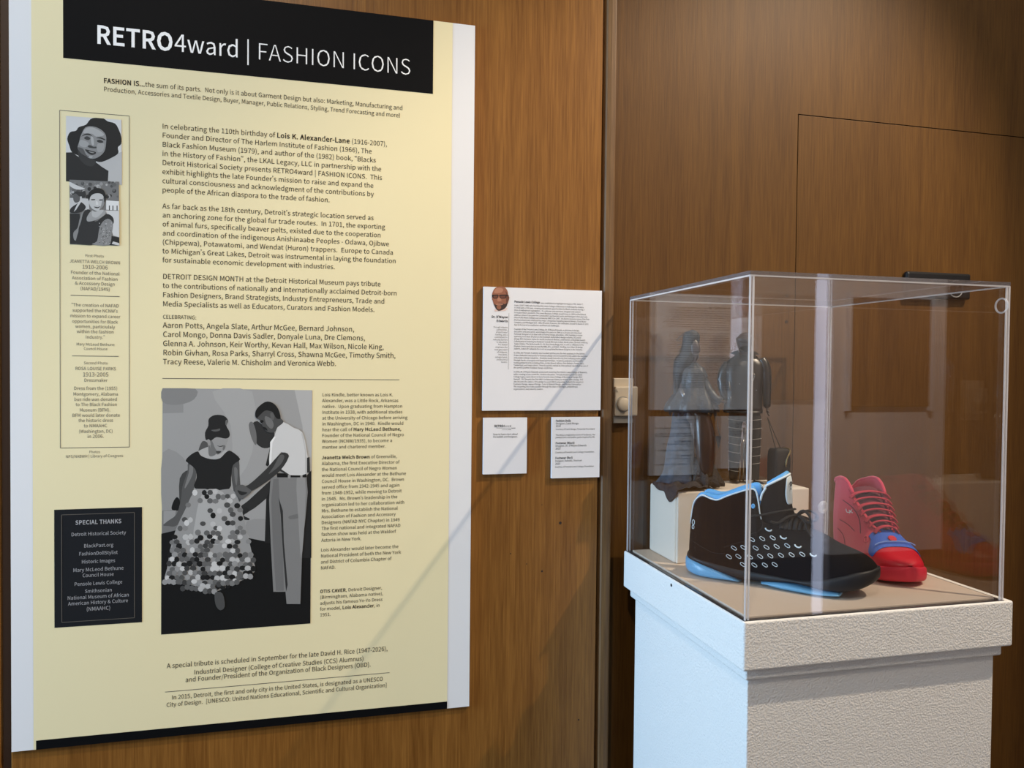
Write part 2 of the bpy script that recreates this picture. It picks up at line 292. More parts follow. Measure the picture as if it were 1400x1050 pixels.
# ------------------------------------------------------------------ lettering (outlines in 1/1000 em)
GLYPHS = r'''
!0Q/i0-0#0-0(1k0(24/c24/d1k /s/40)/;0//M0)/_/s/g/c/_/Z/M/c/;
"1-/b10/u10/{1s/|2</Y2</Y1s 0K100a100g1s0h2<0D2<0E1s
#1I/]/9/s/9/}000V000L/90c/90m001600160F0o0F0w1&1>1&1>1=0y1=1&2,0m2,0d1=0.1=072,/~2,/t1=/O1=/O1&/r1&/k0F/G0F/G00/h00 0#0F0,1&0b1&0X0F
$1I07.i0N.i0N/50|/L12/{0p0Z0:0y/x1E0(1b0E1m0a1g0v1U1-1i0p1}0N2,0N2S072S072+/i1q/W1C/v0j0O0J0n/y0c/Z0@/O/z/W/]/k/M/S/m/?07/5
%2r0(0C0R0Y0d1<0R1y0(23/W1y/G1</W0Y 0(0W/j0i/a1</j1l0(1{0@1l0J1<0@0i 0//40E/41|231f23 2)/42S/J2e0-2S0j2)1#1X0j1H0-1X/J 2)/H1k/X1a0-1k0[2)0l2A0[2K0-2A/X
&1w0;/40f/<1,/R1J/?1i/41q/O1?/j1Z0:1n0l1N0l1?0A1*/z0b0@0B0i0l1/0~1Z0q2$0I23/z1}/j1P/n13/z0o/U0N/F/~/[/H 0r/e0X/T0?/N/u/[/g0#/p0?0,0V0K0. 060~0*1P021m0J1x0]1o0d1Y0U1;
'0A/b10/u10/{1s/|2</Y2</Y1s
(0V04.M0G.V0./2/{/m/v0M/{1/0.1j0G2C042L/s1q/a15/Y0M/a/g/s/*
)0V/].M/y/*00/g060M0015/y1q/]2L/H2C/c1j/r1//w0M/r/m/c/2/H.V
*1+/q1,021M0M1,0^170F1]0n1n0h2#0?1v0;2E0(2E0$1u/V2#/P1n/x1]/b17
+1I04/d0N/d0N0U1<0U1<0o0N0o0N1c041c040o/F0o/F0U040U
,0A/S.O/{.n0-/@0%/[/m/g/Z/a/S/O/Z/>/m/8/q/9/g.x/L.d
-0Y/I060J060J0N/I0N
.0A/l/4/|/;0(/M/|/_/l/g/Y/_/S/M/Y/;
/0k/=.S/T.S0f2D0M2D
01I0A/40~/V180c0~1n0A23/b1n/K0c/b/V 0A/N/y/j/k0c/y1Z0A1u0g1Z0t0c0g/j
11I/X/913/913/T0X/T0X2/0@2//e1w/e1c081c08/T/X/T
21I/H/918/918/U0J/U/{/R0U010z0h1,1A0r1z0:23/j2)/G1i/Z1U/t1l061t0Y1f0g1@0X0l0203/H/L
31I0</40y/H160$1%0P0X0h0X0j0{1$1-1L0s1}0;23/o2+/M1p/_1Y/x1m0:1t0Z1i0g1J0V1&/y0t/y0Y0^0K0p0%0b/]0:/O/p/X/T/n/C/X/e/?
41I0W/90w/90w0&1>0&1>0@0w0@0w2/0R2//@0</@0&0W0& 0W0@/c0@0C1?0W1g0Y1g0W16
51I0</40x/K17030{0t0B1,/w0}/~1n1*1n1*2//b2//W0k/j0_0#0k0:0o0c0_0q030a/a09/O/n/X/S/m/B/V/e/?
61I0I/41#/K1:0/1&0m0L1%0-0y/m0c0%1[0T1t0l1o1#1_161t0w2,0R230#2%/Z1R/M0[/g/T /m0G0-0b0G0j0k0X0w0/0j/_0I/N/~/e
71I0$/90G/90O090g1+191v192//J2//J1n0p1n0F1&0/07
81I0B/40~/H19/y1,0H0i0c0i0e1$0~101H0x1{0C23/l1|/U1J/b1(/z0j/z0i/X0K/I/{/b/H 0T0m0+1&/t1J0$1j0B1v0d1i0p1F0i1+ 0B/L/w/Z/g/~/q0D000^0a0E0v/z0h/X
91I02/40b/C1)/s160m0y1p0923/_1w/H19/]0V060A0V0J0s0c0^/h01/O/t/T/a/e/M/O/i/< 0s0}0V0c0;0Y/t0k/i19/u1e091u0b1a
:0A/l0k/|0q0(1(/|1:/l1A/Y1:/S1(/Y0q /l/4/|/;0(/M/|/_/l/g/Y/_/S/M/Y/;
;0A/l0k/|0q0(1(/|1:/l1A/Y1:/S1(/Y0q /S.O/{.n0-/@0%/[/m/g/Z/a/S/O/Z/>/m/8/q/9/g.x/L.d
<1I1</n1<0/0B0N/i0c/i0e0B0x1<1<1<1X/F0q/F0U
=1I/F1%1<1%1<1>/F1> /F0+1<0+1<0C/F0C
>1I/F/n1<0U1<0q/F1X/F1<0@0x0v0e0v0c0@0N/F0/
?1-/y0-0;0-0U0p0u1S0d2(0229/g20/H1t/Z1c/q1s0.1y0K1n0T1Q060u 0-/40>/;0E/M0>/_0-/g/x/_/r/M/x/;
@2{1#.U1K.Z1q.k1h.~1I.r1&.m0D.{/v/I/f01/z1&0R1]1;1p231O2O0Z2>/z1u/d1^/o1_071o1,1X1,1S0w1E1+141/0V0m0A0.0O/_0r/O11/W1G/l1H/l1U/T1r/L2K/i2g0[2U1F2)1u1>2+0F1p/f12/M0//a/<08.g 0y/g0e/o0[0/0j0]140t1B0p1M0d1B0#1//m
A1]/:/9/[/9/v0.0{0.18/91Z/90]2/082/ /~0H0/0r0I1o0J1o0f0r0s0H
B1o/]/90U/91B/L1^0+1O0U1)0k1)0l1E1%1O1I161{0O2//]2/ 0#0v0#1p0K1p0{1g1/1E0{1%0J0v 0#/S0#0[0P0[1+0O1=0,1+/a0P/S
C1h0f/417/>1Z/Y1H/p1-/Y0g/Q0+/o/q0c0,1T0h1r1+1k1B1X1S1o162*0h230,1~/]1O/M0b/]/t0+/D
D1z/]/90E/91-/H1U/w1e0c1U1N1-1{0C2//]2/ 0#/T0#1o0A1o1,1S1B0c1,/q0A/T
E1U/]/91B/91B/U0#/U0#0Y1,0Y1,0w0#0w0#1n1>1n1>2//]2/
F1H/]/90#/90#0S1-0S1-0q0#0q0#1n1>1n1>2//]2/
G1z0j/41=/=1_/R1_0g0e0g0e0J1A0J1A/b1,/U0m/Q0,/o/q0c0-1T0m1r121k1I1X1[1o1>2)0l230-1~/^1O/M0b/]/t0,/D
H2-/]/90#/90#0Y1B0Y1B/91e/91e2/1B2/1B0w0#0w0#2//]2/
I0G/]/90#/90#2//]2/
J1B03/40k/L0|0+0|2/0Y2/0Y0.0O/_00/Q/r/X/]/p/E/^/d/?
K1k/]/90#/90#010P0h1D/91j/90f1%1]2/172/0#0b0#2//]2/
L1E/]/91;/91;/U0#/U0#2//]2/
M2J/]/9/{/9/{0p/w1c/y1c021%0e/S0{/S1P1%1g1c1h1c1d0p1d/92&/92&2/1Y2/1(0W0q/}0p/}0[0W0*2//]2/
N2+/]/9/}/9/}0i/y1_/z1_0;1)1@/91c/91c2/1B2/1B0[1G/e1E/e1)0?0#2//]2/
O220d/41B/E1j/u1x0c1j1O1B1~0d230)1~/[1O/M0c/[/u0)/E 0d/Q0*/o/q0c0*1T0d1r1@1T1U0c1@/o
P1g/]/90#/90#0F0N0F190Y1S1<191y0M2//]2/ 0#0c0#1o0H1o0}1e131<0~0o0J0c
Q220d/O0*/n/q0c0*1T0d1r1@1T1U0c1@/n 1W.R1~.X1x.r1[.o15.w0w/61K/L1m/{1x0c1j1O1B1~0d230)1~/[1O/M0c/Y/z/|/K0R/50w.e
R1g0#0i0#1o0O1o1#1e141@1#0u0O0i 17/91]/90u0P1D0k1T1@1;1z0T2//]2//]/90#/90#0M0R0M
S1X0J/411/J1I0#190P0o0k0H0{0+1//y1K0+1h0N1r0p1k1/1X1@1o0z2*0N23/o1{/V1H/i0x010a0V0O0v0>1(/|0t/]0K/Q0#/Z/^/s/J/Z/s/?
T1Y09/90Y/90Y1n1N1n1N2//D2//D1n091n
U2*0_/41G/M1c0J1c2/1B2/1B0I11/d0_/Q04/d/~0I/~2//[2//[0J/x/M
V1P02/90X/91P2/1/2/0a0V0F/Z0E/Z0,0V/[2//92/
W2c/z/90F/90n0}0{1]0|1]1.0}1U/91~/92X2/292/1x0U1j/[1h/[1T0U102/0n2/0H0U06/[05/[0$0U/e2//B2/
X1P/?/9/c/90-0$0B0O0C0O0Y0$1%/91J/90X0e1E2/0~2/0Y1F0G0{0F0{021F/j2//D2/010g
Y1A0-/90M/90M0C1A2/0{2/0X1?0>0b0<0b/~1?/[2//92/0-0C
Z1Z/K/91J/91J/U/t/U1H1v1H2//W2//W1n0{1n/K/M
[0V/_.V0J.V0J.k/x.k/x210J210J2C/_2C
\0k0N.S0g.S/U2D/>2D
]0V/E.V02.V022C/E2C/E21/t21/t.k/E.k
^1I/Q0O/n0O0-1;0@1q0B1q0U1;0q0O120O0O240324
_1K/>.c1F.c1F.x/>.x
`1[0P1i0b1y0)2a/m2J
a1L0,/40M/<0m/P0n/P0q/910/9100U0|150G1J/x1B/V11/d0v/~1)0B1/0c0|0k0X/l0A/N/l/^/C 05/N/x/U/n/n0%020k0C0k/i0O/U
b1a0T/414/O1N0B1:100[1J0<1B/z1//{1Q/{2E/Y2E/Y/9/u/9/x/M/y/M09/; 0O/O09/T/{/e/{0p0:1(0S1/0|0w1,0B0x/e
c1:0K/40n/;10/L0}/d0h/U0N/O/~/e/n0?0#0v0O1/0e1+0w0z1,140p1C0N1J/i10/K0?/g/O
d1b0A/40c/<0}/O0~/O1%/91@/91@2E0{2E0{1U0|140d1D0E1J/f1//L0?/c/N 0H/O/|/e/n0?0#0v0J1/0d1*0{0v0{/k0c/V
e1I0M/40r/:13/H1&/^0l/R0Q/N0#/b/m0819081:0J1&120G1J/g1//K0?/h/O /l0N0#0|0H100m0|0y0N
f0R/E1+/_1+/_/90$/90$1+0N1+0N1E0$1E0$1e0,2%0@200V2*0^2C0=2I/n28/_1f/_1E/E1C
g1L0@.:1-.N1H.~17/F0_/P09/P/z/V/s/g/v/t0#/~0@/w0s0.1-0_1(0w0x1-1D1-1D1E0[1E0@1J/i18/R0a/Z0A/m0,/m0+/]/w/V/b/[/M/i/A/i/?/R/,/K.o/c.H 0@020#0>/s0a0#1&0@130^1&0k0a0^0> 0E.Q/w.Z/i.t/m/)/|/90:/60[/60y/11(.y0s.]
h1]/Y/9/{/9/{0l0:1&0T1.0r0}0z0T0z/91?/91?0X11170_1J0;1A/z1*/{1Q/{2E/Y2E
i0@/Y/9/{/9/{1E/Y1E /k1n/{1t0%2)/{28/k2=/Z28/T2)/Z1t
j0@/E.=/p.N/{.~/{1E/Z1E/Z.~/U.c/B.W/0.Z/*.B /k1n/{1t0%2)/{28/k2=/Z28/T2)/Z1t
k1H/Y/9/{/9/{/m0C0<0}/91E/90V0Q1<1E0t1E/|0:/{0:/{2E/Y2E
l0C/}/404/700/P0)/O/~/R/{/^/{2E/Y2E/Y/a/c/@
m2t/Y/9/{/9/{0l091&0P1.0m0}0u0T0u/91:/91:0l1S1&1l1.2,0}250T25/92T/92T0X2F171v1J1S1@151%0~1@0Y1J0:1A/y1)/u1E/Y1E
n1^/Y/9/{/9/{0l0:1&0T1.0r0}0z0T0z/91?/91?0X11170_1J0;1A/y1)/u1E/Y1E
o1[0J/41./O1I0?1.100J1J/h10/K0?/h/O 0J/O/}/e/n0?/}0v0J1/0t0v1(0?0t/e
p1b/Y.B/{.B/{/)/z/K0:/:0T/414/O1N0B1:100[1J0;1B/y1//u1E/Y1E 0O/O09/T/{/e/{0p0;1(0S1/0|0w1,0B0x/e
q1b0{.B1@.B1@1E1%1E0}130d1D0E1J/f1//L0?/c/N0A/40b/<0|/O0{/, 0H/O/|/e/n0?0#0v0J1/0d1*0{0v0{/k0c/V
r0j/Y/9/{/9/{0Z070~0P1-0e1*0k1F0T1J061?/y0}/u1E/Y1E
s1+02/40g/E0y/o0f0:0=0N/|0Z/o0q/x1)08110O1,0e0{0t140X1D071J/b1:/O0o/b0I0-060K0(0X/m0O/V03/M/p/T/T/f/D/O/f/<
t0f0</40a/;0Y/T0C/N0,/X0%/u0%1+0Y1+0Y1E0%1E0%1}/f1}/c1E/B1C/B1+/a1+/a/v/m/F
u1]08/40Z/>0y/W0z/W0|/91</91<1E0w1E0w/r0]/X0A/P0%/]/y0*/y1E/V1E/V0%/g/G
v1=0)/90O/9191E0t1E0N020=/S0;/S0*02/a1E/>1E
w2G/y/90C/90_0F0m1#0o1#0|0G1</91e/92>1E1z1E1]001Q/T1O/T1B001#1E0_1E0@0003/T02/T0%00/e1E/B1E
x15/>/9/b/9/{/g040.050.0J/g0h/910/90J0@1+1E0e1E0K0v0;0U090U0%0v/h1E/C1E0#0C
y1=/].@00.S0J/)191E0u1E0P050A/X0?/X0,05/a1E/>1E01/90-/*/w.h/[.Z/L.^/F.D
z1-/E/90~/90~/S/p/S0{140{1E/P1E/P1+0P1+/E/J
{0V09.V0J.V0J.k0@.k0+.s0%/30(/|/}0>/k0L/k0N/}0[0(0z0%1h0+2(0@210J210J2C092C/r28/f1j/j0w/c0c/F0W/F0C/c09/j0#/f/1/r.c
|0?/^.0/u.0/u2S/^2S
}0V/E.V/V.V/{.c0+/10(0#0/090I0C0I0W0/0c0(0w0+1j/{28/V2C/E2C/E21/O21/f2(/l1h/j0z/o0[0%0N0%0L/o0>/j/|/l/3/f.s/O.k/E.k
~1I0f0D1#0M1;0j1)0v0v0d0f0^0E0o/z1$/a0w/G0[/Y0N/i0b/y0h0>0U
“332<2I242W1q2>1c1p1l1V2#1M261T2<1f261v2%1|1w1y2$26 3%2I2y2W2Y2>2L1p2T1V2i1M2{1T3%1f2{1v2k1|2b1y2j26
”33011Y081K0V1f0f240[2L0H2U062N002>062.0F2(0P2+0G1n /F1Y/N1K/n1f/{24/s2L/_2U/L2N/F2>/L2./]2(/g2+/^1n
’33/J1Y/Q1K/q1f0#24/w2L/c2U/O2N/I2>/O2./b2(/k2+/b1n
–1C/I081308130M/I0M
'''
_A = ''.join(chr(c) for c in range(35, 127) if chr(c) not in '\\\'"`')
_dec = {c: i for i, c in enumerate(_A)}


def _num(s): return _dec[s[0]] * len(_A) + _dec[s[1]] - 1000


GL = {}
for _l in GLYPHS.split('\n'):
    if len(_l) > 2:
        _polys = []
        for _p in _l[3:].split(' '):
            if _p: _polys.append([(_num(_p[i:i + 2]) / 1000, _num(_p[i + 2:i + 4]) / 1000) for i in range(0, len(_p), 4)])
        GL[_l[0]] = (_num(_l[1:3]) / 1000, _polys)
_k = 0.66 / max(y for x, y in GL['H'][1][0])
GL = {c: (w * _k, [[(x * _k, y * _k) for x, y in q] for q in ps]) for c, (w, ps) in GL.items()}
for _c in '“”’–':
    _w, _q = GL[_c]; _x0 = min(x for p_ in _q for x, y in p_); _x1 = max(x for p_ in _q for x, y in p_)
    _f = 0.5 if _c == '–' else 1.0
    GL[_c] = ((_x1 - _x0) * _f + 0.08, [[((x - _x0) * _f + 0.04, y) for x, y in p_] for p_ in _q])
GL[' '] = (0.224, [])
_gm = {}


def glyph(ch, weight):
    k = (ch, weight)
    if k not in _gm:
        cu = bpy.data.curves.new('glyph', 'CURVE'); cu.dimensions = '2D'; cu.fill_mode = 'BOTH'
        cu.offset = {'b': 0.021, 'l': -0.013, 'r': 0.0}[weight]
        for p in GL[ch][1]:
            sp = cu.splines.new('POLY'); sp.points.add(len(p) - 1); sp.use_cyclic_u = True
            for i, (x, y) in enumerate(p): sp.points[i].co = (x, y, 0, 1)
        o = bpy.data.objects.new('glyph', cu)
        me = o.to_mesh()
        _gm[k] = ([(v.co.x, v.co.y) for v in me.vertices], [list(f.vertices) for f in me.polygons])
        o.to_mesh_clear(); bpy.data.objects.remove(o); bpy.data.curves.remove(cu)
    return _gm[k]


def layout(text, w0='r'):
    """text with *bold* and ~light~ runs -> glyph list in em and total width"""
    x = 0; w = w0; out = []
    for ch in text:
        if ch == '*': w = 'b' if w != 'b' else w0; continue
        if ch == '~': w = 'l' if w != 'l' else w0; continue
        if ch not in GL: ch = '-'
        out.append((ch, w, x)); x += GL[ch][0] + (0.03 if w == 'b' else 0.0)
    return out, x


class Print:
    """flat print on a vertical sheet facing -Y: triangles on a given Y"""
    def __init__(s): s.V, s.F, s.M = [], [], []

    def line(s, text, X0, Z, Y, em, xs=1.0, w0='r', m=0):
        g, _ = layout(text, w0)
        for ch, w, x in g:
            if ch == ' ': continue
            gv, gf = glyph(ch, w); n = len(s.V)
            s.V += [(X0 + (x + vx) * em * xs, Y, Z + vy * em) for vx, vy in gv]
            s.F += [[n + i for i in f] for f in gf]; s.M += [m] * len(gf)

    def poly(s, pts, Y, m=0, smooth=0):
        """pts: (X, Z) outline"""
        if smooth: pts = [tuple(p) for p in spline(pts, smooth, True)]
        P = [Vector((p[0], p[1], 0)) for p in pts]; n = len(s.V)
        tr = tessellate_polygon([P])
        s.V += [(p[0], Y, p[1]) for p in pts]
        for t in tr:
            a, b, c = (P[i] for i in t)
            if (b - a).cross(c - a).z < 0: t = t[::-1]
            s.F.append([n + i for i in t]); s.M.append(m)

    def seg(s, a, b, wd, Y, m=0):
        a = Vector((a[0], a[1])); b = Vector((b[0], b[1])); d = (b - a).normalized(); q = Vector((-d.y, d.x)) * (wd / 2)
        s.poly([tuple(a + q), tuple(b + q), tuple(b - q), tuple(a - q)], Y, m)

    def build(s, name, mats, parent): return obj(name, (s.V, s.F), mats, parent, mi=s.M)


def xz(x, y, Y):
    p = W(x, y, Y); return (p.x, p.z)

# ------------------------------------------------------------------ materials
M = {}
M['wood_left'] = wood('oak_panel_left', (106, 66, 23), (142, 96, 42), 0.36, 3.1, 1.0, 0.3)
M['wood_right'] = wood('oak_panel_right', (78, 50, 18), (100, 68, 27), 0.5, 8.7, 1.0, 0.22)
M['wood_post'] = wood('oak_post', (84, 58, 32), (118, 86, 50), 0.5, 5.5)
M['groove'] = mat('dark_groove', (38, 24, 14), 0.8)
M['gap'] = mat('panel_gap', (74, 56, 46), 0.6)
M['floor'] = mat('floor_carpet', (70, 58, 50), 0.95, bump=(120, 0.3, 0.004))
M['ceil'] = mat('ceiling_paint', (215, 212, 205), 0.9)
M['greywall'] = mat('grey_wall_paint', (222, 215, 212), 0.85)
M['darkbase'] = wood('dark_wainscot', (70, 46, 26), (92, 62, 36), 0.5, 1.3)
M['white_board'] = mat('white_foam_board', (228, 228, 230), 0.42, 0.4)
M['white_card'] = mat('white_card', (226, 226, 230), 0.5, 0.4)
M['cream'] = mat('cream_print', (234, 222, 180), 0.5, 0.4)
M['black_print'] = mat('black_print', (10, 10, 12), 0.6, 0.1)
M['panel_black'] = mat('charcoal_print', (30, 31, 34), 0.55, 0.12)
M['ink'] = mat('ink', (24, 22, 24), 0.6, 0.1)
M['ink_grey'] = mat('grey_ink', (96, 90, 82), 0.5)
M['ink_white'] = mat('white_ink', (245, 245, 245), 0.45)
M['ink_pale'] = mat('pale_grey_ink', (168, 168, 172), 0.45)
_gc = {}


def grey(v):
    if v not in _gc: _gc[v] = mat('photo_grey', (v, v, v), 0.5, 0.15)
    return _gc[v]


# ------------------------------------------------------------------ room
YW, YR = 1.6075, 1.66                       # face of the left panelling / of the recessed right panelling
XP0 = W(826, 60, 1.6).x; XP1 = W(844.6, 60, 1.6).x
XG1 = W(15.2, 1035, YW).x; XG0 = XG1 - 0.017
ROOM_L, ROOM_R, ROOM_F, CEIL = -3.6, 3.75, -1.75, 3.9


def struct(name, vf, m, **k): return tag(obj(name, vf, m, **k), kind='structure')


struct('floor', box(ROOM_L - .1, ROOM_R + .1, ROOM_F - .1, YR + .15, -0.1, 0), M['floor'])
struct('ceiling', box(ROOM_L - .1, ROOM_R + .1, ROOM_F - .1, YR + .15, CEIL, CEIL + .1), M['ceil'])
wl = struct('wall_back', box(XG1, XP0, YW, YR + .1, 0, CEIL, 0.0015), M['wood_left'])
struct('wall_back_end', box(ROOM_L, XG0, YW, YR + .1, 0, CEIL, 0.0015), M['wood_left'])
struct('trim_1', box(XG0, XG1, YW + .012, YR + .1, 0, CEIL), M['gap'])
struct('trim_2', box(XP0 + .0008, XP0 + .0035, YW + .03, YR + .1, 0, CEIL), M['groove'])
# rounded oak post between the two stretches of panelling
_pv = []
for z in (0, CEIL):
    _pv.append([(XP0 + .0035, YR + .1, z), (XP0 + .0035, YW + .014, z), (XP0 + .006, YW + .006, z), (XP0 + .011, YW - .002, z), (XP0 + .02, YW - .004, z), (XP1 - .004, YW - .004, z), (XP1 - .0008, YW - .0028, z), (XP1, YW, z), (XP1, YR + .1, z)])
fixn(struct('trim_3', loft(_pv), M['wood_post']))
# recessed right panelling with a flush concealed door
DX0, DZ1 = W(1092, 157, YR).x, W(1092, 157, YR).z
DXG = 0.0022
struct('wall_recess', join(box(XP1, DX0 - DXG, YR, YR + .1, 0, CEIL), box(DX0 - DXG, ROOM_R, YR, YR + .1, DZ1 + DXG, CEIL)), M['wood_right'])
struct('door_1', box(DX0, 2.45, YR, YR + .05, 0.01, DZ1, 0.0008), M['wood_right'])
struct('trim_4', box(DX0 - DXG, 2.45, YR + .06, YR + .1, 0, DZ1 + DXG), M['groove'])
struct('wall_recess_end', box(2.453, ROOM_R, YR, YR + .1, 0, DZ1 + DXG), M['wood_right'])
struct('wall_left', join(box(ROOM_L - .1, ROOM_L, ROOM_F, YR + .1, 0, .5), box(ROOM_L - .1, ROOM_L, ROOM_F, YR + .1, 2.7, CEIL), box(ROOM_L - .1, ROOM_L, ROOM_F, 0.3, .5, 2.7), box(ROOM_L - .1, ROOM_L, 1.5, YR + .1, .5, 2.7)), M['greywall'])
struct('window_1', join(box(ROOM_L - .06, ROOM_L - .02, .3, .35, .5, 2.7), box(ROOM_L - .06, ROOM_L - .02, 1.45, 1.5, .5, 2.7), box(ROOM_L - .06, ROOM_L - .02, .35, 1.45, .5, .55), box(ROOM_L - .06, ROOM_L - .02, .35, 1.45, 2.65, 2.7), box(ROOM_L - .06, ROOM_L - .02, .88, .92, .55, 2.65)), M['white_board'])
struct('wall_right', box(ROOM_R, ROOM_R + .1, ROOM_F, YR + .1, 0, CEIL), M['darkbase'])
# wall behind the viewer with a tall narrow window
SX0, SX1 = 2.83, 2.945
M['taupe'] = mat('taupe_wall_paint', (168, 152, 138), 0.85)
M['board_brown'] = mat('brown_board', (112, 80, 58), 0.7)
struct('wall_front', box(ROOM_L, SX0, ROOM_F - .1, ROOM_F, 0.36, CEIL), M['taupe'])
struct('notice_board', box(3.06, 3.62, ROOM_F, ROOM_F + .02, H - .21, H + .44, .004), M['board_brown'])  # unseen notice board, there for its mirror image in the cover
struct('notice_frame', join(box(3.035, 3.06, ROOM_F, ROOM_F + .025, H - .235, H + .465), box(3.62, 3.645, ROOM_F, ROOM_F + .025, H - .235, H + .465)), M['white_board'])  # white frame sides of the unseen notice board
struct('wall_front_end', join(box(SX1, ROOM_R, ROOM_F - .1, ROOM_F, 0.36, CEIL), box(SX0, SX1, ROOM_F - .1, ROOM_F, 2.9, CEIL)), M['greywall'])
struct('baseboard_front', join(box(ROOM_L, SX0, ROOM_F - .1, ROOM_F + .01, 0, 0.36), box(SX1, ROOM_R, ROOM_F - .1, ROOM_F + .01, 0, 0.36)), M['darkbase'])
m_sky = bpy.data.materials.new('daylit_glass'); m_sky.use_nodes = True
_b = m_sky.node_tree.nodes['Principled BSDF']; _b.inputs['Emission Color'].default_value = (0.62, 0.72, 1.0, 1); _b.inputs['Emission Strength'].default_value = 4.2
struct('window_2', box(SX0, SX1, ROOM_F - .06, ROOM_F - .05, 0.0, 2.9), m_sky)

# small knots and dents in the left panelling
kn = []
for x, y, r in ((766, 715, .0032), (741, 781, .0022), (698, 757, .0014), (720, 771, .0012), (791, 984, .0018), (741, 690, .001)):
    c = W(x, y, YW); kn.append(cyl((c.x, YW - .0001, c.z), (0, 1, 0), r, .0004, 9))
struct('trim_5', join(*kn), M['groove'])

# ------------------------------------------------------------------ the big poster
YB = 1.600                                 # printed face of the board
PX0, PX1 = W(14, 560, YB).x, W(645, 560, YB).x
PZ0, PZ1 = W(15, 1029, YB).z + .001, W(648, 35, YB).z
poster = thing('exhibit_poster', 'large cream exhibition poster with black title banner and white side borders on wood panel', 'poster', (0.5 * (PX0 + PX1), YB, PZ0))
obj('board', box(PX0, PX1, YB, YB + .006, PZ0, PZ1), M['white_board'], poster)
Y1, Y2, Y3, Y4 = YB - .0004, YB - .0008, YB - .0012, YB - .0016
CX0, CX1 = W(44.5, 560, YB).x, W(614.5, 560, YB).x
p = Print(); p.poly([(CX0, PZ0), (CX1, PZ0), (CX1, PZ1), (CX0, PZ1)], Y1); p.build('cream_panel', M['cream'], poster)
BX0, BX1 = W(86.5, 79, YB).x, W(591.8, 128.5, YB).x; BZ = W(591.8, 128.5, YB).z
p = Print(); p.poly([(BX0, BZ), (BX1, BZ), (BX1, PZ1), (BX0, PZ1)], Y2)
p.build('title_banner', M['black_print'], poster)['label'] = 'black title banner'
FX0 = W(49.5, 1012, YB).x
p = Print(); p.poly([(FX0, PZ0 - .0002), (CX1, PZ0 - .0002), (CX1, W(614, 958.5, YB).z), (FX0, W(50, 1012.3, YB).z)], Y2); p.build('bottom_bar', M['black_print'], poster)


def fit(pr, text, a, bx, em, Y=Y2, m=0, w0='r'):
    """one line: starts at measured point a, ends at measured column bx; em in metres"""
    q = W(a[0], a[1], Y); X1 = W(bx, a[1], Y).x
    _, w = layout(text, w0); em = min(em, (X1 - q.x) / w / 0.9)
    pr.line(text, q.x, q.z, Y, em, (X1 - q.x) / (w * em), w0, m)


def block(pr, lines, a, b, wide, wx, emf=1 / 1.2, Y=Y2, align='l', m=0):
    """lines from baseline point a to baseline point b; line index wide ends at column wx"""
    pa, pb = W(a[0], a[1], Y), W(b[0], b[1], Y); n = len(lines)
    dz = (pa.z - pb.z) / max(1, n - 1); em = dz * emf
    _, w = layout(lines[wide]); em = min(em, (W(wx, a[1], Y).x - pa.x) / w / 0.9); xs = (W(wx, a[1], Y).x - pa.x) / (w * em)
    for i, t in enumerate(lines):
        pr.line(t, pa.x, pa.z - dz * i, Y, em, xs, 'r', m)


p = Print()
q = W(130.6, 58.7, Y3); X1 = W(562.5, 100, Y3).x; ttl = '*RETRO*4ward | ~FASHION ICONS~'
_, w = layout(ttl); em = 0.0495; p.line(ttl, q.x, q.z, Y3, em, (X1 - q.x) / (w * em))
p.build('title_text', M['ink_white'], poster)['label'] = 'white title lettering'
p = Print()
fit(p, '*FASHION IS...*the sum of its parts.  Not only is it about Garment Design but also: Marketing, Manufacturing and', (141.4, 113.2), 551, 0.0187)
fit(p, 'Production, Accessories and Textile Design, Buyer, Manager, Public Relations, Styling, Trend Forecasting and more*!*', (141.4, 124.6), 547.5, 0.0187)
p.build('subtitle_text', M['ink'], poster)
p = Print()
block(p, ['In celebrating the 110th birthday of *Lois K. Alexander-Lane* (1916-2007),', 'Founder and Director of The Harlem Institute of Fashion (1966), The', 'Black Fashion Museum (1979), and author of the (1982) book, “Blacks', 'in the History of Fashion”, the LKAL Legacy, LLC in partnership with the', 'Detroit Historical Society presents RETRO4ward | FASHION ICONS.  This', 'exhibit highlights the late Founder’s mission to raise and expand the', 'cultural consciousness and acknowledgment of the contributions by', 'people of the African diaspora to the trade of fashion.'], (221.5, 175.6), (221.5, 262.7), 0, 529.6)
p.build('introduction_text', M['ink'], poster); p = Print()
block(p, ['As far back as the 18th century, Detroit’s strategic location served as', 'an anchoring zone for the global fur trade routes.  In 1701, the exporting', 'of animal furs, specifically beaver pelts, existed due to the cooperation', 'and coordination of the indigenous Anishinaabe Peoples – Odawa, Ojibwe', '(Chippewa), Potawatomi, and Wendat (Huron) trappers.  Europe to Canada', 'to Michigan’s Great Lakes, Detroit was instrumental in laying the foundation', 'for sustainable economic development with industries.'], (221.8, 284.9), (221.8, 358.5), 5, 542)
p.build('introduction_text', M['ink'], poster); p = Print()
block(p, ['DETROIT DESIGN MONTH at the Detroit Historical Museum pays tribute', 'to the contributions of nationally and internationally acclaimed Detroit-born', 'Fashion Designers, Brand Strategists, Industry Entrepreneurs, Trade and', 'Media Specialists as well as Educators, Curators and Fashion Models.'], (222.2, 381.1), (222.2, 418.6), 1, 543)
p.build('introduction_text', M['ink'], poster)
p = Print()
fit(p, 'CELEBRATING:', (222.5, 435.6), 268.5, 0.0125)
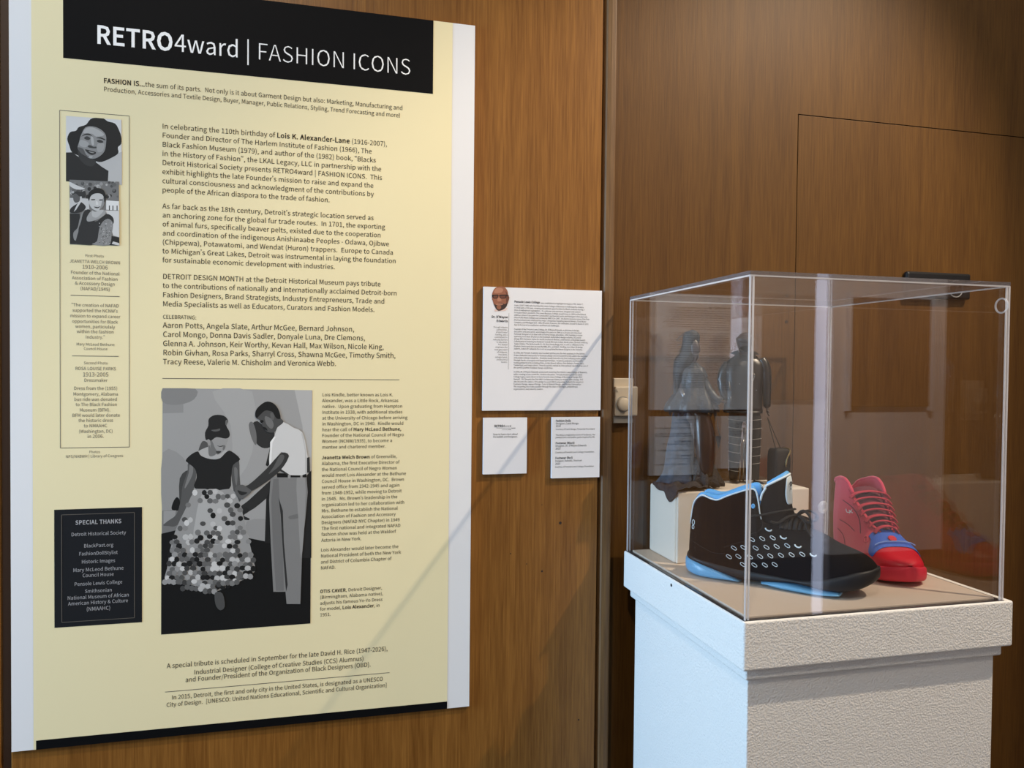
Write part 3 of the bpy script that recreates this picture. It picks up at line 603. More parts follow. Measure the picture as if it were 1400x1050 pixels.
block(p, ['Aaron Potts, Angela Slate, Arthur McGee, Bernard Johnson,', 'Carol Mongo, Donna Davis Sadler, Donyale Luna, Dre Clemons,', 'Glenna A. Johnson, Keir Worthy, Kevan Hall, Max Wilson, Nicole King,', 'Robin Givhan, Rosa Parks, Sharryl Cross, Shawna McGee, Timothy Smith,', 'Tracy Reese, Valerie M. Chisholm and Veronica Webb.'], (222.5, 448), (222.5, 498), 3, 541.3, 1 / 1.12)
p.build('names_text', M['ink'], poster)
p = Print()
block(p, ['Lois Kindle, better known as Lois K.', 'Alexander, was a Little Rock, Arkansas', 'native.  Upon graduating from Hampton', 'Institute in 1938, with additional studies', 'at the University of Chicago before arriving', 'in Washington, DC in 1940.  Kindle would', 'hear the call of *Mary McLeod Bethune,*', 'Founder of the National Council of Negro', 'Women (NCNW/1935), to become a', 'mentee and chartered member.'], (440.4, 541.8), (439.8, 613.5), 4, 557.3, 1 / 1.2)
p.build('biography_text', M['ink'], poster); p = Print()
block(p, ['*Jeanetta Welch Brown* of Greenville,', 'Alabama, the first Executive Director of', 'the National Council of Negro Women', 'would meet Lois Alexander at the Bethune', 'Council House in Washington, DC.  Brown', 'served office from 1942-1945 and again', 'from 1948-1952, while moving to Detroit', 'in 1945.  Ms. Brown’s leadership in the', 'organization led to her collaboration with', 'Mrs. Bethune to establish the National', 'Association of Fashion and Accessory', 'Designers (NAFAD NYC Chapter) in 1949', 'The first national and integrated NAFAD', 'fashion show was held at the Waldorf', 'Astoria in New York.'], (439.8, 627.9), (438.6, 740.9), 3, 555.4, 1 / 1.2)
p.build('biography_text', M['ink'], poster); p = Print()
block(p, ['Lois Alexander would later become the', 'National President of both the New York', 'and District of Columbia Chapter of', 'NAFAD.'], (438.5, 754.2), (437.9, 778.8), 1, 548.3, 1 / 1.2)
p.build('biography_text', M['ink'], poster); p = Print()
block(p, ['*OTIS CAVER*, Detroit Designer,', '(Birmingham, Alabama native),', 'adjusts his famous Yo-Yo Dress', 'for model, *Lois Alexander*, in', '1951.'], (437.5, 810.9), (437.2, 842.9), 1, 524, 1 / 1.2)
p.build('biography_text', M['ink'], poster)
p = Print()
e = 0.0158
fit(p, 'A special tribute is scheduled in September for the late David H. Rice (1947-2026),', (227.9, 913.8), 529.9, e)
fit(p, 'Industrial Designer (College of Creative Studies (CCS) Alumnus)', (265, 922.2), 497.3, e)
fit(p, 'and Founder/President of the Organization of Black Designers (OBD).', (253.2, 932.6), 507, e)
p.build('tribute_text', M['ink'], poster); p = Print()
fit(p, 'In 2015, Detroit, the first and only city in the United States, is designated as a UNESCO', (234.5, 956.5), 523.6, 0.0142)
fit(p, 'City of Design.  [UNESCO: United Nations Educational, Scientific and Cultural Organization]', (227.3, 966.6), 528.9, 0.0142)
p.build('tribute_text', M['ink'], poster)
p = Print()
for a, b in (((222, 517.6), (546, 519)), ((225.6, 947.2), (532.5, 918.6)), ((96.5, 404), (163.5, 405)), ((98.5, 486.8), (162.2, 486.9))):
    A, B = W(*a, Y2), W(*b, Y2); z = .5 * (A.z + B.z); p = Print(); p.seg((A.x, z), (B.x, z), .0011, Y2); p.build('rule_line', M['ink_grey'], poster)
p = Print()
fx0, fx1, fz0, fz1 = W(82, 380, Y2).x, W(176.8, 380, Y2).x, W(83.3, 612.5, Y2).z, W(80.9, 150.6, Y2).z
for a, b in (((fx0, fz0), (fx1, fz0)), ((fx1, fz0), (fx1, fz1)), ((fx1, fz1), (fx0, fz1)), ((fx0, fz1), (fx0, fz0))): p.seg(a, b, .001, Y2)
p.build('sidebar_frame', M['ink_grey'], poster)


def centred(pr, rows, x, scale, x0, y0, Y, m=0):
    """rows: (text, zoom y, left, right) each centred between two measured columns"""
    for t, y, l, r, em in rows:
        fit(pr, t, (x0 + l / scale, y0 + y / scale), x0 + r / scale, em, Y, m)


p = Print(); e = 0.0108
centred(p, [('First Photo', 455, 116, 169, .0098), ('JEANETTA WELCH BROWN', 470.5, 72, 215, .0112), ('1910-2006', 488, 107, 180, .0135), ('Founder of the National', 502.5, 75, 213, e), ('Association of Fashion', 518, 79, 208, e), ('& Accessory Design', 533, 87, 200, e), ('(NAFAD/1949)', 548.5, 102, 186, e)], 0, 2.057, 60, 130, Y2)
p.build('sidebar_text', M['ink_grey'], poster); p = Print()
centred(p, [('“The creation of NAFAD', 594, 77, 211, e), ('supported the NCNW’s', 609, 80, 208, e), ('mission to expand career', 624.5, 73, 215, e), ('opportunities for Black', 640, 79, 208, e), ('women, particiulaly', 654.5, 88, 200, e), ('within the fashion', 669, 92, 197, e), ('Industry.”', 684.5, 117, 172, e)], 0, 2.057, 60, 130, Y2)
p.build('sidebar_text', M['ink_grey'], poster); p = Print()
centred(p, [('Mary McLeod Bethune', 704, 91, 199, .0092), ('Council House', 716.5, 112, 179, .0092)], 0, 2.057, 60, 130, Y2)
p.build('sidebar_text', M['ink_grey'], poster); p = Print()
centred(p, [('Second Photo', 757, 112, 180, .0098), ('ROSA LOUISE PARKS', 773, 88, 203, .0112), ('1913-2005', 791, 109, 182, .0135), ('Dressmaker', 806, 113, 179, .0104)], 0, 2.057, 60, 130, Y2)
p.build('sidebar_text', M['ink_grey'], poster); p = Print()
centred(p, [('Dress from the (1955)', 829, 84, 207, e), ('Montgomery, Alabama', 845, 82, 209, e), ('bus ride was donated', 860, 85, 206, e), ('to The Black Fashion', 874.5, 89, 206, e), ('Museum (BFM).', 890, 100, 187, e), ('BFM would later donate', 905, 79, 214, e), ('the historic dress', 919.5, 97, 195, e), ('to NMAAHC', 934.5, 112, 178, e), ('(Washington, DC)', 950, 98, 194, e), ('in 2006.', 964.5, 122, 169, e)], 0, 2.057, 60, 130, Y2)
p.build('sidebar_text', M['ink_grey'], poster); p = Print()
centred(p, [('Photos', 1007, 127, 158, .0098), ('NPS/NABWH | Library of Congress', 1020.5, 61, 223, .0104)], 0, 2.057, 60, 130, Y2)
p.build('sidebar_text', M['ink_grey'], poster)
# special thanks panel
TX0, TX1, TZ0, TZ1 = W(74.3, 780, Y2).x, W(194.2, 780, Y2).x, W(74.3, 858.4, Y2).z, W(74.3, 697, Y2).z
p = Print(); p.poly([(TX0, TZ0), (TX1, TZ0), (TX1, TZ1), (TX0, TZ1)], Y2)
tp = p.build('thanks_panel', M['panel_black'], poster); tp['label'] = 'charcoal special thanks panel'
p = Print()
centred(p, [('*SPECIAL THANKS*', 106, 292, 472, .0163), ('Detroit Historical Society', 151, 276, 489, .0136), ('BlackPast.org', 195, 325, 440, .0136), ('FashionDollStylist', 226, 306, 457, .0136), ('Historic Images', 257, 316, 447, .0136), ('Mary McLeod Bethune', 290, 283, 480, .0136), ('Council House', 310, 320, 442, .0136), ('Pensole Lewis College', 344, 288, 475, .0136), ('Smithsonian', 371, 329, 435, .0136), ('National Museum of African', 398, 261, 501, .0136), ('American History & Culture', 420, 264, 497, .0136), ('(NMAAHC)', 441, 335, 429, .0136)], 0, 2.838, 0, 680, Y3)
p.build('thanks_text', M['ink_pale'], tp)
p = Print(); ix0, ix1, iz0, iz1 = W(84.3, 770, Y3).x, W(183.8, 770, Y3).x, W(84.4, 851, Y3).z, W(84, 704, Y3).z
for a, b in (((ix0, iz0), (ix1, iz0)), ((ix1, iz0), (ix1, iz1)), ((ix1, iz1), (ix0, iz1)), ((ix0, iz1), (ix0, iz0))): p.seg(a, b, .001, Y3)
p.build('thanks_border', M['ink_grey'], tp)


# printed photographs: flat pictures made of grey areas
class Photo(Print):
    def __init__(s, f, Y): super().__init__(); s.f, s.Y, s.k, s.mats = f, Y, 0, []

    def add(s, pts, g, smooth=3):
        mt = grey(g) if not isinstance(g, bpy.types.Material) else g
        if mt not in s.mats: s.mats.append(mt)
        s.k += 1
        P = [xz(*s.f(*q), s.Y) for q in pts]
        if smooth: P = [tuple(q) for q in spline(P, smooth, True)]
        if s.k == 1: s.box = (min(q[0] for q in P), max(q[0] for q in P), min(q[1] for q in P), max(q[1] for q in P))
        b = getattr(s, 'clip', None) or s.box; P = [(min(max(q[0], b[0]), b[1]), min(max(q[1], b[2]), b[3])) for q in P]
        s.poly(P, s.Y - s.k * 3e-6, s.mats.index(mt))

    def disc(s, x, y, r, g, n=9, ry=None):
        s.add([(x + r * math.cos(2 * math.pi * i / n), y + (ry or r) * math.sin(2 * math.pi * i / n)) for i in range(n)], g, 0)

    def done(s, name, parent, label): o = s.build(name, s.mats, parent); o['label'] = label; return o


A8 = lambda x, y: (220 + x / 5.8333, 540 + y / 5.8333)
A4 = lambda x, y: (200 + x / 2.763, 510 + y / 2.763)
ph = Photo(A4, Y2)
QUAD = [(62, 57), (627, 65), (620, 946), (56, 988)]
ph.add(QUAD, 158, 0)
ph.add([(62, 57), (140, 58), (140, 150), (62, 152)], 142, 0)
ph.add([(62, 57), (185, 59), (180, 100), (120, 120), (62, 110)], 132, 3)
ph.add([(250, 70), (400, 70), (400, 300), (330, 400), (320, 200)], 166, 3)
ph.add([(560, 64), (626, 65), (624, 400), (600, 380), (590, 200)], 178, 0)
ph.add([(62, 300), (140, 320), (170, 420), (120, 520), (60, 520)], 146, 3)
ph.add([(60, 520), (170, 512), (150, 600), (59, 610)], 118, 0)
ph.add([(380, 560), (470, 560), (470, 650), (395, 630)], 146, 3)
ph.add([(57, 607), (120, 592), (390, 624), (470, 640), (621, 622), (620, 946), (56, 988)], 26, 0)
ph.f = A8
ph.add([(715, 250), (770, 208), (860, 290), (905, 300), (890, 400), (825, 425), (765, 390), (720, 310)], 52)
ph.add([(700, 240), (730, 215), (760, 300), (760, 400), (725, 350)], 110)
ph.add([(870, 420), (835, 560), (850, 570), (900, 520)], 40, 0)
ph.add([(640, 890), (700, 840), (900, 660), (905, 700), (868, 780), (835, 830), (700, 930)], 48, 3)
ph.add([(840, 820), (880, 740), (875, 1180), (828, 1180)], 36, 0)
ph.add([(1165, 640), (1200, 600), (1200, 1300), (1120, 1300), (1130, 1000)], 40, 0)
ph.add([(150, 665), (220, 600), (225, 690), (172, 740), (165, 830), (150, 870)], 70)
ph.add([(300, 440), (330, 370), (370, 380), (370, 430), (320, 445)], 84)
ph.add([(88, 915), (95, 860), (125, 815), (150, 840), (152, 915)], 30)
ph.add([(20, 925), (120, 920), (110, 990), (20, 1030)], 150, 0)
ph.add([(655, 905), (690, 900), (700, 930), (660, 960), (705, 985), (700, 998), (655, 985)], 44)
# woman, arms and neck
ph.add([(215, 545), (212, 610), (172, 730), (160, 830), (125, 950), (55, 1005), (18, 1040), (60, 1045), (110, 1048), (160, 1010), (195, 930), (240, 830), (275, 690), (280, 600), (250, 540)], 88)
ph.add([(228, 560), (222, 620), (190, 730), (200, 735), (250, 640), (255, 570)], 122)
ph.add([(568, 570), (563, 650), (575, 740), (595, 830), (630, 850), (640, 800), (628, 650), (624, 530), (600, 530)], 84)
ph.add([(585, 580), (590, 680), (605, 720), (612, 600)], 112)
ph.add([(298, 455), (345, 425), (380, 415), (395, 435), (510, 440), (530, 455), (480, 500), (420, 512), (350, 500)], 172)
ph.add([(380, 380), (400, 430), (440, 470), (400, 490), (380, 470)], 112)
ph.add([(385, 350), (398, 415), (440, 468), (470, 472), (505, 442), (520, 400), (535, 350), (500, 330), (430, 335)], 150)
ph.add([(392, 370), (400, 430), (440, 470), (460, 470), (430, 420), (410, 370)], 112)
ph.add([(365, 352), (385, 350), (398, 395), (385, 402), (370, 380)], 148)
ph.add([(358, 358), (352, 300), (378, 245), (382, 190), (430, 160), (500, 165), (537, 205), (522, 245), (545, 290), (547, 330), (515, 348), (445, 336), (405, 362), (395, 365), (380, 352)], 42)
ph.add([(400, 280), (440, 275), (470, 268), (468, 284), (430, 292)], 92)
ph.add([(515, 205), (532, 200), (528, 235), (516, 240)], 104)
ph.add([(445, 402), (470, 408), (505, 400), (500, 408), (470, 414)], 52, 2)
ph.add([(440, 448), (470, 446), (482, 452), (462, 468), (445, 462)], 62)
ph.add([(500, 400), (515, 408), (505, 436), (492, 434)], 110)
ph.add([(198, 520), (240, 475), (295, 450), (320, 485), (400, 512), (470, 505), (522, 455), (560, 448), (632, 512), (575, 560), (560, 660), (545, 748), (400, 766), (268, 742), (285, 660), (272, 590), (220, 545)], 38)
# skirt with yo-yo discs
ph.f = A4
sk = [(190, 437), (258, 446), (318, 437), (345, 470), (368, 545), (385, 620), (408, 720), (408, 752), (345, 792), (262, 826), (235, 824), (190, 806), (130, 792), (70, 788), (78, 740), (92, 660), (112, 590), (150, 510)]
ph.add(sk, 150, 2)
ph.add([(215, 450), (290, 450), (330, 560), (330, 640), (190, 640), (185, 560)], 172, 3)
rnd = random.Random(7)


def inside(x, y, P):
    c = False
    for i in range(len(P)):
        (x0, y0), (x1, y1) = P[i - 1], P[i]
        if (y0 > y) != (y1 > y) and x < (x1 - x0) * (y - y0) / (y1 - y0) + x0: c = not c
    return c


row = 0; y = 450
while y < 835:
    for i in range(20):
        x = 70 + i * 19 + (row % 2) * 9.5 + rnd.uniform(-3, 3); yy = y + rnd.uniform(-3, 3)
        dens = 0.33 if y < 600 else (0.6 if y < 680 else 0.97)
        if inside(x, yy, sk) and rnd.random() < dens:
            ph.disc(x, yy, rnd.uniform(9.5, 12.5), rnd.choice((32, 40, 78, 78, 96, 118, 118, 136, 188, 205) if y < 650 else (30, 36, 64, 82, 100, 100, 128, 150, 184, 200)), 8, rnd.uniform(9, 12))
    y += 17; row += 1
for i in range(20):
    x = 70 + i * 17; z = 797 if x < 130 else (815 if x < 190 else (826 if x < 270 else (800 if x < 350 else 770)))
    ph.disc(x, z - 6 + rnd.uniform(-6, 6), 11, rnd.choice((70, 96, 120, 150, 180)), 8)
ph.add([(262, 828), (288, 832), (297, 880), (280, 896), (264, 880), (258, 850)], 78)
# man
ph.add([(470, 392), (540, 386), (605, 390), (610, 450), (600, 560), (590, 640), (582, 872), (530, 872), (526, 826), (480, 826), (470, 640), (464, 480)], 128, 0)
ph.add([(480, 400), (500, 398), (505, 520), (515, 640), (520, 822), (490, 822), (478, 640), (472, 480)], 112, 0)
ph.add([(500, 470), (516, 520), (520, 640), (534, 800), (528, 826), (518, 700), (508, 540)], 50, 0)
ph.add([(540, 540), (590, 530), (585, 545), (545, 552)], 112, 3)
ph.add([(568, 400), (600, 400), (598, 560), (585, 700), (575, 560)], 146, 3)
ph.add([(494, 378), (606, 380), (606, 394), (494, 394)], 30, 0)
ph.add([(535, 376), (545, 376), (545, 398), (535, 398)], 150, 0)
ph.add([(582, 376), (590, 376), (590, 398), (582, 398)], 150, 0)
ph.f = A8
ph.add([(975, 215), (1060, 262), (1130, 300), (1162, 450), (1178, 620), (1060, 640), (1020, 632), (940, 600), (960, 560), (1025, 490), (960, 455), (910, 520), (865, 558), (868, 450), (885, 370), (905, 330), (930, 255)], 206, 2)
ph.add([(872, 375), (905, 330), (915, 335), (890, 380), (880, 540), (866, 555)], 232, 0)
ph.add([(1120, 310), (1140, 330), (1172, 600), (1150, 620), (1150, 450)], 186, 2)
ph.add([(950, 585), (1020, 632), (1015, 640), (940, 600)], 60, 0)
ph.add([(1165, 500), (1185, 495), (1190, 620), (1165, 620)], 52, 0)
ph.add([(970, 458), (1020, 480), (985, 560), (900, 650), (770, 740), (700, 772), (640, 765), (620, 740), (700, 715), (830, 600), (880, 545), (920, 500)], 58)
ph.add([(950, 480), (985, 490), (950, 560), (860, 630), (900, 570)], 92)
ph.add([(600, 730), (650, 715), (700, 745), (722, 770), (680, 810), (640, 832), (605, 800), (590, 760)], 92)
ph.add([(610, 760), (650, 770), (690, 780), (640, 800)], 46)
ph.add([(755, 165), (770, 110), (830, 62), (880, 62), (930, 112), (948, 175), (978, 215), (930, 258), (905, 296), (850, 296), (822, 262), (806, 240), (800, 215), (788, 200), (766, 188)], 78)
ph.add([(830, 170), (880, 190), (900, 240), (880, 270), (840, 230)], 112)
ph.add([(752, 160), (765, 110), (830, 56), (890, 62), (935, 110), (955, 185), (920, 185), (895, 140), (870, 128), (830, 125), (785, 165), (765, 185)], 34)
ph.add([(872, 150), (890, 142), (905, 170), (896, 200), (880, 190)], 96)
ph.add([(790, 205), (812, 200), (820, 212), (800, 225)], 30)
ph.add([(815, 255), (840, 262), (850, 285), (832, 275)], 36)
ph.done('photo_print', poster, 'black-and-white photo of two people and a disc-covered skirt')

B1 = lambda x, y: (84 + x / 10.1, 152 + y / 10.1)
ph = Photo(B1, Y2)
ph.add([(62, 64), (828, 120), (835, 1020), (62, 968)], 212, 0)
ph.add([(480, 690), (835, 560), (835, 1020), (640, 1000)], 186, 0)
ph.add([(62, 570), (150, 568), (250, 640), (470, 700), (560, 770), (650, 825), (640, 1000), (62, 968)], 50, 0)
ph.add([(80, 380), (120, 290), (200, 270), (240, 220), (340, 185), (400, 110), (480, 90), (580, 100), (640, 140), (740, 170), (790, 250), (826, 350), (826, 450), (780, 500), (785, 580), (700, 640), (560, 700), (470, 690), (300, 640), (150, 570), (110, 480)], 44)
ph.add([(230, 520), (300, 610), (400, 660), (480, 690), (430, 760), (330, 740), (240, 640)], 62)
ph.add([(245, 420), (270, 330), (330, 225), (430, 210), (540, 250), (612, 330), (615, 450), (590, 560), (500, 640), (400, 655), (310, 600), (225, 520)], 140)
ph.add([(300, 300), (340, 235), (430, 225), (530, 270), (590, 330), (480, 350), (420, 310)], 172)
ph.add([(260, 400), (330, 410), (380, 450), (330, 500), (250, 470)], 162)
ph.add([(500, 450), (590, 450), (570, 550), (500, 560)], 158)
ph.add([(225, 500), (300, 520), (340, 600), (400, 640), (330, 620), (260, 570)], 92)
ph.add([(275, 350), (330, 310), (390, 312), (430, 350), (400, 335), (330, 330)], 56)
ph.add([(480, 370), (540, 360), (605, 390), (600, 402), (540, 380)], 56)
ph.add([(315, 365), (355, 345), (400, 375), (370, 400), (325, 385)], 70)
ph.add([(490, 405), (535, 395), (580, 425), (545, 440), (500, 425)], 62)
ph.add([(365, 478), (400, 470), (440, 490), (480, 490), (480, 512), (430, 512), (375, 500)], 72)
ph.add([(410, 350), (440, 370), (450, 460), (425, 470), (410, 420)], 176)
ph.add([(325, 530), (360, 532), (420, 550), (475, 565), (470, 590), (420, 605), (365, 580)], 58)
ph.add([(378, 554), (455, 574), (428, 578), (392, 568)], 150)
ph.add([(380, 620), (430, 620), (420, 645), (390, 645)], 168)
ph.done('portrait_print', poster, 'black-and-white portrait print of a woman with short dark curls')
B2 = lambda x, y: (88 + x / 10.5, 242 + y / 10.5)
ph = Photo(B2, Y3)
ph.add([(72, 38), (782, 68), (790, 985), (80, 965)], 120, 0)
for i in range(70):
    ph.disc(rnd.uniform(100, 765), rnd.uniform(72, 300), rnd.uniform(14, 34), rnd.choice((60, 84, 104, 128, 150, 176)), 7)
ph.add([(72, 70), (180, 120), (300, 170), (180, 180), (80, 130)], 205)
ph.add([(76, 300), (350, 312), (360, 470), (76, 480)], 196, 0)
ph.add([(600, 335), (784, 350), (786, 480), (600, 470)], 222, 0)
for x in (640, 690, 750): ph.add([(x, 410), (x + 14, 410), (x + 14, 480), (x, 480)], 60, 0)
ph.add([(590, 480), (786, 485), (788, 865), (700, 840), (640, 600)], 208, 0)
ph.add([(640, 840), (788, 870), (789, 985), (640, 975)], 48, 0)
ph.add([(680, 960), (700, 925), (789, 950), (789, 985)], 200, 0)
ph.add([(130, 270), (160, 235), (220, 290), (215, 350), (160, 370), (130, 330)], 96)
ph.add([(130, 240), (170, 205), (240, 215), (300, 200), (300, 290), (230, 290), (170, 240)], 62)
ph.add([(100, 440), (190, 380), (240, 360), (310, 430), (250, 500), (140, 520), (78, 500)], 56)
ph.add([(225, 280), (250, 280), (250, 345), (170, 470), (135, 500), (180, 400), (228, 340)], 200, 0)
ph.add([(78, 525), (220, 525), (230, 620), (190, 960), (80, 962)], 54, 0)
ph.add([(250, 520), (300, 470), (240, 640), (205, 740), (190, 900), (140, 900), (130, 800), (190, 730), (215, 620)], 136)
ph.add([(240, 640), (280, 500), (370, 472), (440, 640), (560, 560), (620, 530), (690, 570), (712, 640), (690, 690), (640, 720), (540, 760), (480, 960), (180, 966), (210, 760)], 56)
ph.add([(400, 965), (470, 920), (500, 750), (545, 650), (620, 600), (680, 630), (700, 690), (680, 820), (640, 978)], 138)
for i in range(60):
    ph.disc(rnd.uniform(500, 680), rnd.uniform(640, 960), 8, rnd.choice((90, 176)), 5)
ph.add([(320, 600), (345, 540), (390, 490), (480, 500), (560, 470), (600, 520), (500, 600), (350, 642)], 158)
ph.add([(400, 480), (440, 500), (530, 470), (560, 490), (470, 580), (400, 560)], 182)
ph.add([(355, 340), (378, 270), (480, 230), (560, 268), (577, 350), (552, 430), (485, 487), (410, 462), (365, 405)], 192)
ph.add([(560, 290), (577, 350), (552, 430), (500, 480), (530, 400)], 142)
ph.add([(343, 320), (350, 230), (420, 172), (500, 160), (570, 200), (597, 290), (578, 370), (562, 280), (520, 240), (440, 238), (380, 275), (358, 340)], 46)
ph.add([(385, 320), (440, 318), (440, 332), (390, 334)], 62, 2)
ph.add([(500, 325), (550, 322), (548, 336), (505, 340)], 62, 2)
ph.add([(425, 425), (480, 432), (520, 420), (490, 447), (450, 447)], 72, 2)
ph.add([(455, 350), (475, 350), (490, 395), (455, 398)], 212, 2)
ph.done('portrait_print', poster, 'black-and-white print of a smiling woman in a dark vest')

# ------------------------------------------------------------------ wall cards
YC = 1.5985


def card(name, label, c0, c1, Yf=YC, th=.0075):
    """upright white card from top-left and bottom-right measured corners"""
    a, b = W(*c0, Yf), W(*c1, Yf)
    t = thing(name, label, 'card', (.5 * (a.x + b.x), Yf, b.z))
    obj('board', box(a.x, b.x, Yf, Yf + th, b.z, a.z), M['white_card'], t)
    return t


big = card('text_card', 'square white wall card with a small colour head photo and grey paragraphs beside poster', (661.3, 391.8), (821, 560.8))
YT = YC - .0005
p = Print()
paras = [((703.1, 414.8), (703.1, 444.9), ['was established to highlight the legacy of Dr. Violet T.', 'Lewis (1897-1968) who founded the Lewis College of Business in Indianapolis, Indiana', 'in 1928 with a $50 loan, creating educational opportunities for Black students during a', 'time of widespread segregation.  An unknown entrepreneur, designer and activist', 'to inspire future students. The Lewis Business College would move in 1939 to the Detroit', 'address, where it became the community’s permanent home and Michigan’s first and only', 'Historically Black College and University (HBCU) in 1987.  Its alumni became some of the first', 'Black professionals employed by major companies including General Motors, Ford Motor', 'Company and Michigan Bell.  After 85 years however, the institution closed its doors in 2013', 'due to its loss of accreditation and financial challenges.'], 806),
         ((702.9, 450.8), (702.6, 477.5), ['Founder of the Pensole Lewis College, Dr. D’Wayne Edwards, a visionary in Design,', 'Education and Innovation, would begin his career in 1989 as a 19-year-old entry level', 'footwear designer at LA Gear with no formal design education.  After building a career', 'spanning more than 30 years in the footwear and product design industry, he would', 'design 500+ footwear styles for world-renowned athletes, entertainers, and global brands.', 'Collaborations featuring his footwear include Michael Jordan, Derek Jeter, Carmelo Anthony,', 'Tupac Shakur, The Notorious B.I.G., Dr. Dre, Snoop Dogg, Nas, as well as affiliates to the', 'Olympic Games and stars across the NBA, NFL, and MLB.  Holding more than 50 design', 'patents, makes Dr. Edwards the most accomplished footwear designer in the industry.'], 804),
         ((702.5, 483.2), (702.3, 503.5), ['In 2010, the Pensole Academy was founded and became the first academy in the United', 'States dedicated exclusively to footwear design and increased diversity within the footwear', 'and product design industries.  Students would learn directly from industry professionals', 'through hands-on projects and brand partnerships.  Academy graduates worked with', 'leading global brands including Nike, Jordan Brand, Adidas, New Balance, Puma, Asics,', 'Timberland, and many others.  Pensole quickly earned an international reputation as one of', 'the world’s premier footwear design academies.'], 804),
         ((702.3, 509.2), (702.0, 532.8), ['In 2021, Dr. D’Wayne Edwards announced restarting the historic Lewis College of Business,', 'while creating a new model for creative education.  Pensole Academy and the Lewis', 'College legacy were reborn to form Pensole Lewis College of Business & Design (PLC', 'Detroit).  PLC became the first HBCU in American history to reopen after closing.  PLC', 'also became the nation’s first design-focused HBCU, preparing students for careers in', 'Footwear Design, Apparel Design, Color & Material Design, and Product Innovation.', 'The reopening was made possible through the state of Michigan, philanthropic', 'organizations, and industry leaders.'], 803)]
for k, (a, b, ls, wx) in enumerate(paras):
    n = len(ls); wide = max(range(n), key=lambda i: layout(ls[i])[1])
    if k == 0:
        fit(p, ls[0], (739.5, 415.2), 797.5, .0056, YT)
        ls = [''] + ls[1:]
    block(p, ls, a, b, wide, wx, 1 / 1.12, YT)
p.build('paragraph_text', M['ink'], big)
p = Print(); fit(p, 'Pensole Lewis College', (703.3, 413.6), 738.3, .0079, YT, 0, 'b')
p.build('heading_text', M['ink'], big)['label'] = 'bold black heading'; p = Print()
fit(p, 'Dr. D’Wayne', (672.2, 434.5), 694.2, .0078, YT, 0, 'b'); fit(p, 'Edwards', (679, 440.0), 694.2, .0078, YT, 0, 'b')
p.build('heading_text', M['ink'], big)['label'] = 'bold black name heading'
p = Print()
side = ['Through industry', 'partnerships,', 'project-based', 'learning, and a', 'commitment to', 'reducing barriers', 'to education,', 'PLC Detroit', 'empowers the', 'next generation', 'of designers,', 'innovators,', 'entrepreneurs,', 'and business', 'leaders.']
lf = [174, 215, 208, 196, 188, 170, 214, 234, 200, 188, 222, 236, 196, 214, 272]
for i, (t, l) in enumerate(zip(side, lf)):
    fit(p, t, (656 + l / 9.38, 388 + (564 + i * 32) / 9.38), 656 + 355 / 9.38, .0048, YT)
zz0, zz1 = W(695.5, 505, YT).z, W(695.5, 428, YT).z; xx = W(695.5, 465, YT).x
p.seg((xx, zz0), (xx, zz1), .0005, YT)
p.build('side_text', M['ink_grey'], big)
B3 = lambda x, y: (656 + x / 9.38, 388 + y / 9.38)
C = {k: mat('print_' + k, v, .45) for k, v in dict(skin=(146, 92, 68), skin_light=(176, 122, 96), skin_dark=(104, 62, 46), beard=(58, 42, 38), shirt=(226, 200, 190), glasses=(24, 20, 20), grin=(150, 104, 84)).items()}
ph = Photo(B3, YT); ph.clip = (-9, 9, -9, 9)
ph.add([(190, 355), (190, 320), (250, 345), (330, 310), (358, 310), (330, 345)], C['shirt'], 0)
ph.add([(158, 195), (160, 120), (190, 60), (240, 37), (310, 40), (352, 85), (366, 150), (378, 180), (366, 230), (350, 270), (310, 322), (250, 346), (212, 325), (180, 265), (166, 215)], C['skin'])
ph.add([(180, 110), (210, 60), (260, 50), (300, 70), (280, 110), (220, 120)], C['skin_light'])
ph.add([(330, 90), (365, 150), (376, 185), (350, 260), (335, 220), (340, 150)], C['skin_dark'])
ph.add([(180, 258), (210, 270), (240, 246), (290, 246), (320, 262), (352, 240), (345, 285), (310, 325), (250, 347), (212, 328)], C['beard'])
ph.add([(205, 262), (245, 250), (300, 255), (285, 272), (240, 278), (215, 272)], C['skin_light'])
ph.add([(222, 262), (290, 258), (270, 270), (236, 270)], C['grin'], 2)
ph.add([(215, 285), (260, 282), (275, 300), (255, 330), (225, 320)], C['skin'])
ph.add([(232, 180), (262, 180), (278, 215), (250, 225), (225, 218)], C['skin_light'])
for x0, x1 in ((165, 234), (256, 340)):
    ph.add([(x0, 140), (x1, 138), (x1, 172), (x1 - 12, 188), (x0 + 14, 190), (x0, 175)], C['glasses'], 0)
    ph.add([(x0 + 9, 153), (x1 - 8, 151), (x1 - 10, 170), (x1 - 16, 180), (x0 + 18, 182), (x0 + 9, 172)], C['skin_dark'], 0)
ph.add([(234, 150), (256, 149), (256, 158), (234, 158)], C['glasses'], 0)
ph.add([(340, 142), (372, 150), (372, 162), (340, 156)], C['glasses'], 0)
ph.add([(156, 142), (166, 140), (166, 160), (156, 184)], C['glasses'], 0)
ph.done('head_photo', big, 'colour photo of a bald man with black glasses')

